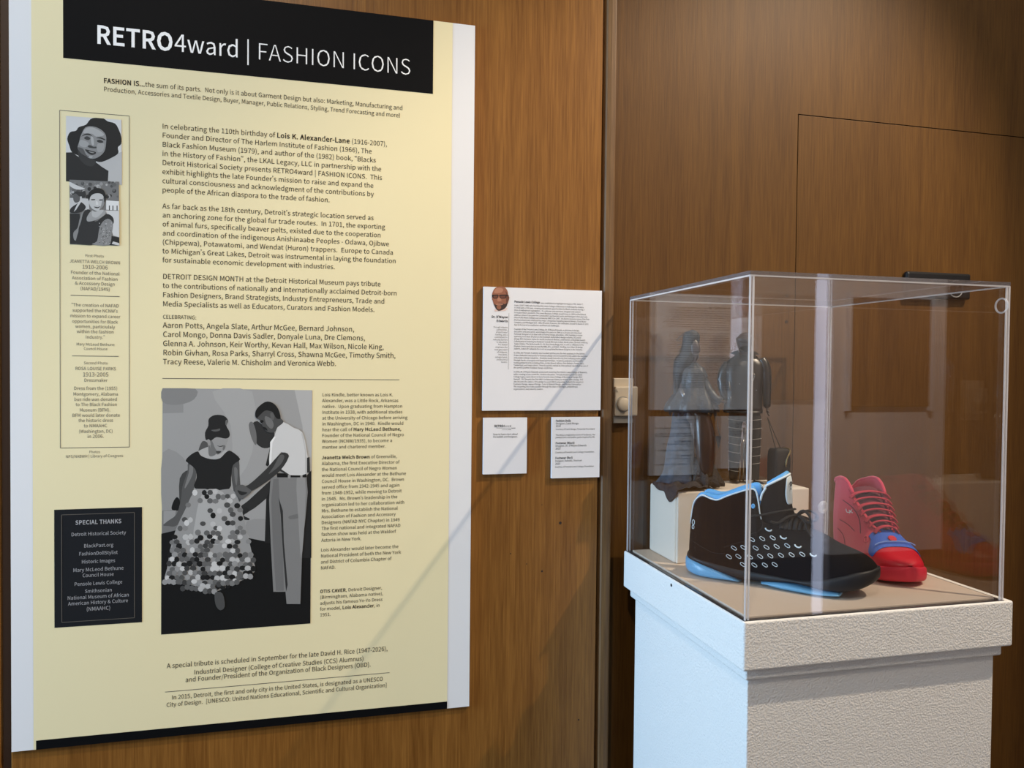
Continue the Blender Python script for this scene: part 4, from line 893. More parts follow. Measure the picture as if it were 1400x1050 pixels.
qr = card('visitor_card', 'small white card with tiny printed heading below the square text card', (661.2, 571.3), (720, 647.2))
p = Print(); S = 12.81
fit(p, '*RETRO*4~ward~', (656 + 255 / S, 568 + 205 / S), 656 + 550 / S, .0078, YT)
fit(p, 'FASHION', (656 + 550 / S, 568 + 228 / S), 656 + 625 / S, .003, YT, 0, 'b')
fit(p, 'presented by *ICONS*', (656 + 390 / S, 568 + 255 / S), 656 + 548 / S, .0032, YT)
A, B = W(656 + 290 / S, 568 + 222 / S, YT), W(656 + 545 / S, 568 + 222 / S, YT); p.seg((A.x, A.z), (B.x, A.z), .0004, YT)
fit(p, 'Scan to learn more about', (656 + 232 / S, 568 + 345 / S), 656 + 665 / S, .0066, YT)
fit(p, 'the Exhibit and Designers.', (656 + 230 / S, 568 + 390 / S), 656 + 665 / S, .0066, YT)
p.build('card_text', M['ink'], qr)
lab = card('label_card', 'small white object label card with three short entries beside wooden post', (755, 570.5), (819.5, 652.3))
p = Print(); S = 12.07; f2 = lambda x, y: (750 + x / S, 568 + y / S)
for t, y, x0, x1, em, w0 in (('Fashion Dolls', 104, 118, 370, .0072, 'b'), ('Designer, Carol Mongo', 148, 118, 495, .0063, 'r'), ('2018', 192, 118, 200, .0063, 'r'), ('Courtesy of Carol Mongo, Pensacola Fine Award', 240, 118, 762, .0055, 'r'),
                           ('The dress is inspired by Circle of Te Ehoop, The', 336, 116, 768, .0055, 'r'), ('jeweled shirt and leather pants inspired by NIL', 376, 116, 765, .0055, 'r'), ('Footwear (Black)', 472, 116, 430, .0072, 'b'), ('Designer, Dr. D’Wayne Edwards', 516, 114, 626, .0063, 'r'), ('2023', 562, 114, 198, .0063, 'r'), ('Courtesy of Pensole Lewis College, Foundation', 622, 114, 750, .0055, 'r'),
                           ('Footwear (Red)', 718, 112, 398, .0072, 'b'), ('Designer, Kweskis, Sherman', 764, 110, 550, .0063, 'r'), ('2023', 812, 110, 192, .0063, 'r'), ('Courtesy of Pensole Lewis College, Foundation', 862, 108, 748, .0055, 'r')):
    fit(p, t, f2(x0, y), f2(x1, y)[0], em, YT, 0, w0)
p.build('card_text', M['ink'], lab)

# ------------------------------------------------------------------ thermostat and dark plate on the recessed wall
M['putty'] = mat('putty_plastic', (205, 192, 172), 0.5)
M['putty_grey'] = mat('putty_grey', (160, 156, 148), 0.5)
tx0, tx1 = W(836, 540, YR).x, W(866.5, 545, YR).x; tz0, tz1 = W(852, 578, YR).z, W(852, 517, YR).z
th = thing('thermostat', 'putty beige wall thermostat with round dial beside the display case', 'thermostat', (.5 * (tx0 + tx1), YR, tz0))
obj('base_plate', box(tx0, tx1 - .006, YR - .012, YR, tz0, tz1, .002), M['putty'], th)
zc0, zc1 = W(852, 568, YR).z, W(852, 528, YR).z
obj('cover', box(tx0, tx1, YR - .024, YR - .012, zc0, zc1, .003), M['putty'], th)
dc = Vector((W(853, 553, YR - .03).x, YR - .03, W(853, 553, YR - .03).z))
obj('dial', cyl(dc, (0, 1, 0), .0155, .014, 32, .003), M['putty'], th, True)
obj('dial_recess', cyl(dc + Vector((0, .0062, 0)), (0, 1, 0), .0185, .001, 32), M['putty_grey'], th)
obj('lower_grille', box(tx0 + .001, tx1 - .007, YR - .014, YR - .012, tz0 + .001, zc0 - .001, .0005), M['putty_grey'], th)
p = Print(); fit(p, 'HEAT', (838.5, 534.3), 844, .006, YR - .0243, 0, 'b'); fit(p, 'COOL', (838.2, 536.2), 845.5, .005, YR - .0243, 0, 'b')
p.build('scale_marks', M['ink_grey'], th)
kx0, kx1, kz0, kz1 = W(1234, 390, YR).x, W(1321, 390, YR).x, W(1280, 409, YR).z, W(1280, 373.5, YR).z
M['plate'] = mat('black_plate', (20, 20, 22), 0.35)
M['plate_mark'] = mat('plate_mark', (150, 150, 150), 0.5)
pl = thing('wall_plate', 'flat black plate with a ringed emblem on wood wall above case corner', 'plate', (.5 * (kx0 + kx1), YR, kz0))
obj('plate_body', box(kx0, kx1, YR - .016, YR, kz0, kz1, .006, 3), M['plate'], pl)
cc = W(1307, 395, YR - .017)
obj('ring_emblem', join(ringmesh(cc, (0, 1, 0), .021, .0013, 32, 6), tube([cc + Vector((-.007, 0, .01)), cc + Vector((.006, 0, .01)), cc + Vector((-.002, 0, -.011))], .0013, 6)), M['plate_mark'], pl)
_h = W(1075, 440, YR)
tag(obj('wall_hole', cyl((_h.x, YR - .0004, _h.z), (0, 1, 0), .004, .0012, 16), M['groove'], loc=(_h.x, YR, _h.z)), 'tiny dark screw hole in wood wall behind the male doll', 'hole')

# ------------------------------------------------------------------ pedestal
M['ped'] = mat('white_pedestal_paint', (226, 224, 221), 0.6, 0.4, bump=(300, 0.55, 0.0035))
M['deck'] = mat('deck_warm_light_tint', (212, 196, 180), 0.6, 0.3, bump=(300, 0.2, 0.002))  # same white paint as the pedestal; warm light is put into the beige
M['shadow_gap'] = mat('dark_gap', (36, 34, 38), 0.8)
ZT = H - .401
KX0, KX1, KY0, KY1 = .661, 1.191, 1.09, 1.585
ped = thing('pedestal', 'tall white textured museum pedestal with stepped cap under the clear display cover', 'pedestal', (.5 * (KX0 + KX1), .5 * (KY0 + KY1), 0))
obj('body', box(KX0 + .02, KX1 - .02, KY0 + .02, KY1 - .02, 0, ZT - .095, .002), M['ped'], ped)
obj('moulding', box(KX0 + .011, KX1 - .011, KY0 + .011, KY1 - .011, ZT - .100, ZT - .079, .004, 3), M['ped'], ped)
obj('cap', box(KX0, KX1, KY0, KY1, ZT - .080, ZT, .0035, 3), M['ped'], ped)
VX0, VX1, VY0, VY1 = .6655, 1.1735, 1.0955, 1.579
T = .0075
ZV = H + .158
obj('cover_groove', join(box(VX0 - .0015, VX1 + .0015, VY0 - .0015, VY0 + T + .001, ZT, ZT + .0006), box(VX0 - .0015, VX1 + .0015, VY1 - T - .001, VY1 + .0015, ZT, ZT + .0006), box(VX0 - .0015, VX0 + T + .001, VY0 + T + .001, VY1 - T - .001, ZT, ZT + .0006), box(VX1 - T - .001, VX1 + .0015, VY0 + T + .001, VY1 - T - .001, ZT, ZT + .0006)), M['shadow_gap'], ped)
obj('deck', box(VX0 + T + .002, VX1 - T - .002, VY0 + T + .002, VY1 - T - .002, ZT, ZT + .004, .0012), M['deck'], ped)
ZD = ZT + .004
_s = WP(918, 800, (KX0, 0, 0), (1, 0, 0))
obj('screw_hole', cyl((KX0 - .0002, _s.y, _s.z), (1, 0, 0), .003, .001, 16), M['shadow_gap'], ped)

# ------------------------------------------------------------------ clear display cover
M['acrylic'] = acrylic('clear_acrylic', (0.985, 0.985, 0.985))
M['seam'] = acrylic('acrylic_edge_glint', (0.95, 0.95, 0.97), 0.62)  # whitened so the light caught along the edges is in the colour
M['seam_dark'] = acrylic('glued_acrylic_edge', (0.55, 0.52, 0.56), 0.12)
ZB = ZT + .0008
cov = thing('display_cover', 'clear acrylic box cover standing on the white pedestal around sneakers and dolls', 'display cover', (.5 * (VX0 + VX1), .5 * (VY0 + VY1), ZB))
obj('front_pane', box(VX0, VX1, VY0, VY0 + T, ZB, ZV - T), M['acrylic'], cov)
obj('rear_pane', box(VX0, VX1, VY1 - T, VY1, ZB, ZV - T), M['acrylic'], cov)
obj('side_pane', box(VX0, VX0 + T, VY0 + T, VY1 - T, ZB, ZV - T), M['acrylic'], cov)
obj('side_pane', box(VX1 - T, VX1, VY0 + T, VY1 - T, ZB, ZV - T), M['acrylic'], cov)
obj('top_pane', box(VX0, VX1, VY0, VY1, ZV - T, ZV), M['acrylic'], cov)
e, g = .0022, .0003
for x in (VX0, VX1):                       # polished arrises up the four corners, their bright glints painted as pale bars
    for y in (VY0, VY1):
        xa, xb = (x - g, x + e) if x == VX0 else (x - e, x + g)
        ya, yb = (y - g, y + e) if y == VY0 else (y - e, y + g)
        obj('corner_edge', box(xa, xb, ya, yb, ZB, ZV - T), M['seam'], cov)
        xa, xb = (x + T - e, x + T + g) if x == VX0 else (x - T - g, x - T + e)
        obj('corner_edge', box(xa, xb, ya, yb, ZB, ZV - T), M['seam'], cov)
z0, z1 = ZV - T - .0012, ZV - T + .0012
obj('rim_edge', box(VX0, VX1, VY0 - g, VY0 + e, z0, z1), M['seam'], cov)
obj('rim_edge', box(VX0, VX1, VY1 - e, VY1 + g, z0, z1), M['seam'], cov)
obj('rim_edge', box(VX0 - g, VX0 + e, VY0 + e, VY1 - e, z0, z1), M['seam'], cov)
obj('rim_edge', box(VX1 - e, VX1 + g, VY0 + e, VY1 - e, z0, z1), M['seam'], cov)
for a in ((VX0 - g, VX1 + g, VY0 - g, VY0), (VX0 - g, VX1 + g, VY1, VY1 + g), (VX0 - g, VX0, VY0, VY1), (VX1, VX1 + g, VY0, VY1)):
    obj('top_edge', box(a[0], a[1], a[2], a[3], z1, ZV), M['seam_dark'], cov)
M['clear_knob'] = acrylic('clear_plastic_knob', (0.95, 0.95, 0.95), 0.5)
k1 = W(1131, 693, VY1 - T - .008)
obj('lock_knob', join(ringmesh((k1.x - .012, VY1 - T - .009, k1.z), (-.3, 1, 0), .0105, .0042, 28, 10), cyl((k1.x - .012, VY1 - T - .004, k1.z), (0, 1, 0), .009, .008, 24, .002)), M['clear_knob'], cov, True)['label'] = 'clear round lock knob low on the rear pane'
k2 = WP(1371, 418, (VX1 - T, 0, 0), (1, 0, 0))
obj('lock_knob', ringmesh((VX1 - T - .0025, k2.y, k2.z), (1, 0, 0), .0125, .0016, 32, 8), M['clear_knob'], cov, True)['label'] = 'clear round lock knob high on the right side pane'

# ------------------------------------------------------------------ riser block
RX0, RX1, RY0, RY1 = .712, 1.022, 1.436, 1.565
M['riser'] = mat('riser_paint', (222, 212, 198), 0.65, 0.3, bump=(180, 0.12, 0.002))
RZ = H - .2495
ris = thing('riser_block', 'white painted display block holding up two dolls and a small bag behind black sneaker', 'block', (.5 * (RX0 + RX1), .5 * (RY0 + RY1), ZD))
obj('block_body', box(RX0, RX1, RY0 + .006, RY1, ZD, RZ, .005, 3), M['riser'], ris)
obj('front_panel', box(RX0 + .003, RX1, RY0, RY0 + .0065, ZD, RZ - .0005, .003, 3), M['riser'], ris)


# ------------------------------------------------------------------ sneakers
class Shoe:
    """upper lofted from heel to toe; local x along the shoe, y to its left, z up"""
    def __init__(s, heel, ang, prm):
        s.o = Vector(heel); s.d = Vector((math.cos(ang), math.sin(ang), 0)); s.n = Vector((-s.d.y, s.d.x, 0)); s.p = prm

    sx = 1.0

    def w(s, x, y, z): return s.o + s.d * (x * s.sx) + s.n * y + Vector((0, 0, z))

    def val(s, k, x):
        a = s.p[k]; return float(np.interp(x, [q[0] for q in a], [q[1] for q in a]))

    def side(s, x, v, sg, grow=0.0):
        """point on the upper's side: v 0 at the sole .. 1 at the top line"""
        w, t, b, op = s.val('half', x), s.val('top', x), s.val('base', x), s.val('open', x)
        wt = s.val('topw', x)
        a = v * math.pi / 2
        yc = w * max(0.0, math.cos(a)) ** 0.62; zc = b + (t - b) * math.sin(a) ** 0.9
        yo = w + (wt - w) * v ** 1.5 + 0.10 * w * math.sin(v * math.pi); zo = b + (t - b) * v
        y = yc * (1 - op) + yo * op; z = zc * (1 - op) + zo * op
        return s.w(x, sg * (y + grow), z + grow * (1 - op) * math.sin(a))

    def upper(s, xs, nv=18):
        V, F = [], []
        N = 2 * (nv + 1)
        for x in xs:
            for sg in (-1, 1):
                for k in range(nv + 1): V.append(s.side(x, k / nv, sg))
        n = nv + 1
        for i in range(len(xs) - 1):
            for h in (0, 1):
                for k in range(nv):
                    a = i * N + h * n + k; b = a + 1; c = (i + 1) * N + h * n + k + 1; d = c - 1
                    F.append([a, d, c, b] if h == 0 else [a, b, c, d])
        return V, F

    def sole(s, xs, half, zb, zt, bev=.004, bulge=.003):
        rings = []
        for x in xs:
            w, b, t = np.interp(x, *zip(*half)), np.interp(x, *zip(*zb)), np.interp(x, *zip(*zt))
            w = max(w, .0008); be = min(bev, (t - b) * .4, w * .5)
            sec = [(-w + be, b), (w - be, b), (w, b + be), (w + bulge * .6, .5 * (b + t)), (w, t - be), (w - be, t), (-w + be, t), (-w, t - be), (-w - bulge * .6, .5 * (b + t)), (-w, b + be)]
            rings.append([s.w(x, y, z) for y, z in sec])
        return loft(rings)


def finish(o, thick=0, sub=1, moff=0):
    bm = bmesh.new(); bm.from_mesh(o.data); bmesh.ops.remove_doubles(bm, verts=bm.verts, dist=.00025); bmesh.ops.recalc_face_normals(bm, faces=bm.faces); bm.to_mesh(o.data); bm.free()
    if thick:
        md = o.modifiers.new('solid', 'SOLIDIFY'); md.thickness = thick; md.offset = -1; md.material_offset = moff; md.use_rim = True
    if sub:
        md = o.modifiers.new('sub', 'SUBSURF'); md.levels = md.render_levels = sub
    apply_mods(o)
    o.data.polygons.foreach_set('use_smooth', [True] * len(o.data.polygons))
    return o


def bvh(o):
    me = o.data; mw = Matrix.Translation(ORG[o])
    return BVHTree.FromPolygons([mw @ v.co for v in me.vertices], [list(q.vertices) for q in me.polygons])


def hit(tree, x, y):
    d = ray(x, y).normalized(); p, n, i, t = tree.ray_cast(EYE, d); return p, n


Z2 = lambda x, y: (920 + x / 4.667, 640 + y / 4.667)
M['nubuck'] = mat('black_nubuck', (17, 17, 20), 0.9, 0.15, bump=(900, .15, .001))
M['black_rubber'] = mat('black_rubber', (25, 28, 32), 0.5, 0.4)
M['sky'] = mat('sky_blue_satin', (92, 168, 226), 0.42, 0.5)
M['sky_sole'] = mat('sky_blue_translucent_sole', (106, 166, 206), 0.3, 0.5)
M['trim_white'] = mat('pale_piping', (214, 226, 232), 0.5)
M['lace_black'] = mat('black_lace', (16, 15, 16), 0.8)
ANG = math.atan2(-.69, .724)
L = .336
prm = dict(half=[(0, .012), (.004, .022), (.012, .031), (.03, .038), (.07, .041), (.12, .040), (.17, .044), (.22, .051), (.26, .054), (.29, .051), (.312, .041), (.326, .028), (.333, .016), (.336, .006)],
           top=[(0, .088), (.004, .100), (.011, .138), (.022, .153), (.031, .157), (.045, .152), (.057, .149), (.075, .158), (.09, .165), (.11, .173), (.123, .177), (.130, .174), (.134, .160), (.137, .135), (.141, .117), (.16, .113), (.18, .112), (.20, .112), (.215, .111), (.228, .108), (.248, .098), (.269, .086), (.29, .079), (.308, .073), (.322, .066), (.331, .058), (.336, .050)],
           base=[(0, .026), (.1, .012), (.2, .018), (.27, .022), (.31, .034), (.336, .040)],
           open=[(0, 1), (.13, 1), (.20, .9), (.224, .35), (.24, 0), (.336, 0)],
           topw=[(0, .003), (.004, .016), (.012, .024), (.03, .030), (.07, .033), (.11, .033), (.135, .031), (.16, .027), (.19, .023), (.21, .018), (.224, .008), (.234, 0), (.336, 0)])
HB = (.691 + .69 * .038, 1.354 + .72 * .038 + .0)
bs = Shoe((HB[0], HB[1], ZD), ANG, prm)
bk = thing('sneaker', 'black high-top sneaker with sky blue collar lining and sole, in front of the white block', 'sneaker', (HB[0] + .12, HB[1] - .115, ZD), 'sneakers in the display case')
xs = sorted(set([0, .002, .004, .008, .012, .02, .03, .04, .05, .06, .075, .09, .1, .11, .118, .124, .129, .132, .1345, .137, .14, .15, .16, .17, .18, .19, .2, .21, .22, .228, .235, .245, .255, .265, .275, .285, .295, .304, .312, .319, .325, .329, .3325, .335, .336]))
up = finish(obj('upper', bs.upper(xs), [M['nubuck'], M['sky']], bk), .0035, 1, 1)
T_up = bvh(up)
# collar piping follows the top line on both sides
for sg in (-1, 1):
    cl = [bs.side(x, 1, sg) + Vector((0, 0, .0004)) for x in (0.003, .008, .012, .02, .03, .04, .05, .06, .075, .09, .1, .11, .118, .124, .129, .132, .1345, .137, .14)]
    obj('collar_piping', tube([tuple(q) for q in spline(cl, 3)], .0016, 6), M['trim_white'], bk, True)
    lin_in = []
    for x in (.004, .012, .022, .03, .045, .06, .075, .09, .105, .12, .13):
        t = bs.val('topw', x); z = bs.val('top', x)
        lin_in.append([bs.w(x, sg * (t - .0026), z - .002), bs.w(x, sg * (t - .003), z + .0055), bs.w(x, sg * (t - .0065), z + .0085), bs.w(x, sg * max(.0005, t - .0115), z + .004), bs.w(x, sg * max(.0003, t - .0125), z - .022), bs.w(x, sg * max(.0002, t - .008), z - .024)])
    V, F = loft(lin_in)
    finish(obj('collar_lining', (V, F), M['sky'], bk), 0, 1)['label'] = 'padded sky blue collar lining'
# tongue: wide padded leaf wrapping the front of the ankle
TG = [(.098, .222, .024, .092, 0), (.112, .208, .026, .082, 0), (.128, .197, .027, .068, 0), (.142, .190, .0275, .061, .001), (.158, .188, .0275, .057, .002), (.174, .188, .029, .054, .006), (.188, .188, .0300, .049, .012), (.199, .187, .0300, .045, .018), (.206, .184, .0290, .042, .022)]


def tpt(row, t, out=0.0):
    z, xf, w, dp, dr = row; a = t * 1.45
    return bs.w(xf - dp * (1 - math.cos(a)) + out * math.cos(a), w * math.sin(a) / math.sin(1.45) + out * math.sin(a), z - dr * abs(t) ** 1.7)


ts = np.linspace(-1, 1, 17)
rows_ = [[tpt(r, t) for t in ts] for r in TG]
grid = lambda R: (sum(R, []), [[i * len(R[0]) + k, i * len(R[0]) + k + 1, (i + 1) * len(R[0]) + k + 1, (i + 1) * len(R[0]) + k] for i in range(len(R) - 1) for k in range(len(R[0]) - 1)])
to = obj('tongue', grid(rows_), [M['nubuck'], M['sky']], bk)
finish(to, .008, 1, 1)
top = TG[-1]
ed = [tpt(r, -1) for r in TG[4:]] + [tpt(top, t) for t in ts[1:-1]] + [tpt(r, 1) for r in TG[4:][::-1]]
obj('tongue_piping', tube([tuple(q) for q in spline(ed, 3)], .0022, 8), M['trim_white'], bk, True)
lv = []
for dz, o_ in ((0, 0), (.0045, -.001), (.006, -.005), (.0045, -.0095), (-.004, -.0105), (-.02, -.0105)):
    lv.append([tpt(top, t * .97, o_) + Vector((0, 0, dz)) for t in ts])
finish(obj('tongue_lining', grid(lv), M['sky'], bk), 0, 1)['label'] = 'sky blue rolled tongue lining'
bd = []
for z_, hw_ in ((.2045, .34), (.192, .40), (.178, .42), (.164, .40), (.150, .34)):
    row = [np.interp(z_, [q[0] for q in TG], [q[k] for q in TG]) for k in range(5)]
    bd.append([tpt(row, t * hw_, .0015) for t in np.linspace(-1, 1, 7)])
finish(obj('tongue_badge', grid(bd), M['trim_white'], bk), .0015, 1)['label'] = 'pale tongue badge'
rowb = [np.interp(.186, [q[0] for q in TG], [q[k] for q in TG]) for k in range(5)]; b_ = tpt(rowb, -.2, .0022)
obj('badge_mark', join(ringmesh(b_ + Vector((0, 0, .004)), bs.d - bs.n * .3, .0036, .0008, 16, 6), tube([b_ + Vector((0, 0, .001)), b_ + bs.n * -.002 + Vector((0, 0, -.006)), b_ + bs.n * .003 + Vector((0, 0, -.0065))], .0008, 6)), M['lace_black'], bk)
# laces: crossing rows and a bow
for k, x_ in enumerate((.176, .183, .190, .198, .206, .214)):
    wv = bs.val('topw', x_) + .003; zz = bs.val('top', x_)
    up_ = (.010, .014, .020, .018, .012, .008)[k]
    pts = [bs.w(x_, -wv - .002, zz - .004), bs.w(x_ + .001, -wv * .75, zz + up_ * .55), bs.w(x_ + .004, 0, zz + up_), bs.w(x_ + .006, wv * .75, zz + up_ * .55), bs.w(x_ + .007, wv + .002, zz - .004)]
    obj('lace', tube([tuple(q) for q in spline(pts, 4)], .0042, 8, .5), M['lace_black'], bk, True)
obj('lace', tube([tuple(q) for q in spline([bs.w(.122, -.0385, .128), bs.w(.140, -.0385, .131), bs.w(.160, -.036, .137), bs.w(.178, -.028, .141), bs.w(.190, -.012, .142), bs.w(.193, .004, .141)], 5)], .0036, 8, .55), M['lace_black'], bk, True)
b0 = bs.w(.200, -.006, .132)
for pts in ([(0, 0, 0), (.012, -.016, .012), (.024, -.026, .006), (.026, -.022, -.008), (.012, -.010, -.004), (0, 0, 0)], [(0, 0, 0), (.016, .012, .008), (.030, .02, .0), (.028, .014, -.010), (.012, .006, -.004), (0, 0, 0)],
            [(0, 0, 0), (-.014, -.018, -.002), (-.028, -.030, -.012), (-.040, -.036, -.010)], [(0, 0, 0), (.014, -.012, -.006), (.022, -.02, -.022), (.030, -.022, -.034)]):
    obj('lace', tube([tuple(q) for q in spline([b0 + bs.d * q_[0] + bs.n * q_[1] + Vector((0, 0, q_[2])) for q_ in pts], 5)], .0036, 8, .6), M['lace_black'], bk, True)
# soles
hm = [(-.004, .010), (0, .022), (.008, .031), (.03, .040), (.07, .0425), (.12, .0415), (.17, .046), (.22, .0535), (.26, .0565), (.29, .0535), (.312, .044), (.326, .031), (.334, .018), (.339, .006)]
obj_x = [-.004, -.002, 0, .004, .01, .02, .035, .05, .07, .09, .1, .12, .14, .16, .18, .2, .22, .24, .26, .28, .295, .305, .314, .322, .328, .333, .337, .339]
finish(obj('midsole', bs.sole([x for x in obj_x], hm, [(-.004, .03), (.04, .022), (.1, .006), (.15, .007), (.2, .015), (.275, .008), (.31, .017), (.33, .027), (.339, .036)], [(-.004, .042), (.1, .030), (.2, .026), (.235, .028), (.27, .040), (.305, .051), (.339, .055)]), M['black_rubber'], bk), 0, 1)
fixn(finish(obj('heel_sole', bs.sole([-.006, -.004, 0, .006, .014, .025, .04, .055, .07, .085, .098, .108], [(-.006, .014), (0, .025), (.01, .034), (.03, .0425), (.07, .0445), (.108, .043)], [(-.006, .010), (0, .006), (.02, .001), (.06, 0), (.108, .002)], [(-.006, .034), (.02, .031), (.06, .021), (.09, .011), (.108, .004)]), M['sky_sole'], bk), 0, 1))['label'] = 'sky blue heel sole'
finish(obj('front_sole', bs.sole([.142, .147, .155, .17, .19, .21, .23, .25, .265, .276, .282], [(.142, .044), (.19, .0525), (.23, .0575), (.26, .059), (.282, .056)], [(.142, .005), (.17, .0005), (.2, 0), (.25, 0), (.282, .004)], [(.142, .0085), (.155, .0125), (.175, .015), (.2, .0145), (.23, .012), (.262, .0115), (.276, .012), (.282, .0095)]), M['sky_sole'], bk), 0, 1)['label'] = 'sky blue front sole'


def decal(tree, pts, rad, lift=.0004, n=6, closed=True, flat=.6):
    out = []
    for x, y in pts:
        p_, n_ = hit(tree, x, y)
        if p_ is None: return None
        out.append(p_ + n_ * (lift if n_.dot(ray(x, y)) < 0 else -lift))
    return tube(out, rad, n, 1.0, -ray(*pts[0]).normalized(), closed)


def pill(cx, cy, l=19, w=8.4, a=.6):
    ca, sa = math.cos(a), math.sin(a); q = []
    for k in range(14):
        t = 2 * math.pi * k / 14; u = l * (abs(math.cos(t)) ** .7) * (1 if math.cos(t) >= 0 else -1); v = w * math.sin(t)
        q.append(Z2(cx + u * ca - v * sa, cy + u * sa + v * ca))
    return q


pv = []
for cx, cy in ((505, 455), (570, 450), (637, 445), (390, 510), (450, 506), (528, 510), (597, 505), (662, 500), (730, 495), (358, 565), (418, 563), (492, 566), (557, 563), (622, 560), (690, 556), (758, 553), (826, 550), (447, 615), (520, 618), (587, 618), (650, 615)):
    d_ = decal(T_up, pill(cx, cy), .0006)
    if d_: pv.append(d_)
for d_ in pv: obj('oval_eyelet', d_, M['trim_white'], bk, True)
pv = []
for cx, cy in ((610, 388), (705, 438), (798, 494), (896, 550)):
    d_ = decal(T_up, [Z2(cx + 19 * math.cos(t), cy + 12 * math.sin(t) + 5 * math.cos(t)) for t in np.linspace(-.1, math.pi * 1.05, 10)], .0013, closed=False)
    if d_: obj('lace_eyelet', d_, M['trim_white'], bk, True)
# heel mark and ankle tab
for pts in ([Z2(132 + 7 * math.cos(t), 345 + 16 * math.sin(t)) for t in np.linspace(0, 6.28, 12)], [Z2(130 + 6 * math.cos(t), 375 + 12 * math.sin(t)) for t in np.linspace(0, 6.28, 12)]):
    d_ = decal(T_up, pts[:-1], .0007)
    if d_: obj('heel_mark', d_, M['trim_white'], bk)
d_ = decal(T_up, [Z2(512 + 7 * math.cos(t), 243 + 11 * math.sin(t)) for t in np.linspace(0, 6.28, 12)][:-1], .0016)
if d_: obj('ankle_tab', d_, M['sky'], bk, True)
for ln in ([(490, 190), (530, 185), (552, 215), (560, 290), (572, 370), (540, 405), (500, 420)], [(325, 505), (400, 480), (470, 462)], [(110, 455), (180, 500), (260, 540), (330, 545)]):
    d_ = decal(T_up, [Z2(*q) for q in spline(ln, 4)], .0006, .0001, closed=False)
    if d_: obj('seam_line', d_, M['lace_black'], bk)

# red sneaker
M['red_suede'] = mat('red_suede', (206, 56, 80), 0.85, 0.3, sheen=.3, bump=(700, .15, .001))
M['red_gloss'] = mat('red_rubber', (200, 22, 44), 0.38, 0.5)
M['red_sole'] = mat('red_sole_rubber', (206, 44, 66), 0.5, 0.4)
M['red_lace'] = mat('red_lace', (188, 48, 66), 0.8)
M['red_dark'] = mat('dark_red_tongue', (104, 34, 46), 0.85)
M['blue_vamp'] = mat('blue_suede', (46, 92, 190), 0.7)
RL = .30
prm2 = dict(half=[(0, .012), (.004, .020), (.012, .028), (.03, .034), (.07, .040), (.12, .042), (.17, .046), (.21, .050), (.24, .050), (.265, .044), (.28, .036), (.292, .024), (.298, .012), (.30, .005)],
            top=[(0, .138), (.01, .158), (.022, .163), (.04, .168), (.058, .172), (.08, .172), (.098, .166), (.113, .154), (.125, .141), (.14, .130), (.16, .115), (.18, .100), (.2, .087), (.214, .079), (.23, .071), (.25, .062), (.27, .055), (.285, .050), (.30, .042)],
            base=[(0, .022), (.1, .018), (.2, .020), (.26, .026), (.30, .032)],
            open=[(0, 1), (.12, 1), (.19, .9), (.212, .35), (.226, 0), (.30, 0)],
            topw=[(0, .005), (.004, .017), (.012, .026), (.03, .032), (.07, .035), (.11, .034), (.14, .030), (.17, .025), (.195, .018), (.212, .008), (.222, 0), (.30, 0)])
RH = Vector((1.126, 1.456, ZD)); RA = math.atan2(-.97, -.242)
rs = Shoe(RH, RA, prm2); rs.sx = .93
rd = thing('sneaker', 'red high-top sneaker with blue tongue base facing forward beside the black sneaker', 'sneaker', (RH.x - .02, RH.y - .14, ZD), 'sneakers in the display case')
xs2 = [0, .002, .004, .008, .012, .02, .03, .04, .05, .06, .07, .08, .09, .1, .107, .113, .12, .13, .14, .15, .16, .17, .18, .19, .2, .208, .215, .222, .23, .24, .25, .26, .268, .275, .282, .288, .293, .297, .3]
V, F = rs.upper(xs2)
up2 = obj('upper', (V, F), [M['red_suede'], M['red_gloss'], M['red_suede'], M['red_gloss']], rd)
for f in up2.data.polygons:
    c = sum((up2.data.vertices[i].co for i in f.vertices), Vector()) / len(f.vertices) + ORG[up2] - rs.o
    x_, z_ = c.dot(rs.d) / rs.sx, c.z
    if x_ > .235 or (z_ < .034 + .10 * max(0, x_ - .12) and x_ > .12): f.material_index = 1
finish(up2, .0035, 1, 2)
T_rd = bvh(up2)
# blue vamp panel laid over the forefoot
vp = []
for x_ in (.196, .205, .214, .223, .232, .241, .247):
    rowp = []
    hw = .30 + .42 * min(1, max(0, x_ - .21) / .016)
    for sg, vv in ((-1, np.linspace(1 - hw, 1, 6)), (1, np.linspace(1, 1 - hw, 6)[1:])):
        for v in vv: rowp.append(rs.side(x_, v, sg, .0012) + Vector((0, 0, .0012)))
    vp.append(rowp)
finish(obj('vamp_panel', (sum(vp, []), [[i * 11 + k, i * 11 + k + 1, (i + 1) * 11 + k + 1, (i + 1) * 11 + k] for i in range(len(vp) - 1) for k in range(10)]), M['blue_vamp'], rd), .0012, 1)['label'] = 'blue panel at the base of the laces'
ob_ = rs.side(.2265, 1, 1) + Vector((0, 0, .0035))
obj('vamp_badge', cyl(ob_, Vector((0, 0, 1)) + rs.d * .55, .008, .003, 20, .001), M['red_gloss'], rd)
obj('vamp_stripe', tube([rs.side(.238, v, sg, .0035) + Vector((0, 0, .0025)) for sg, v in ((-1, .62), (-1, .75), (-1, .9), (1, 1), (1, .9), (1, .75), (1, .62))], .0012, 6), mat('pale_blue_stripe', (120, 150, 215), .5), rd)
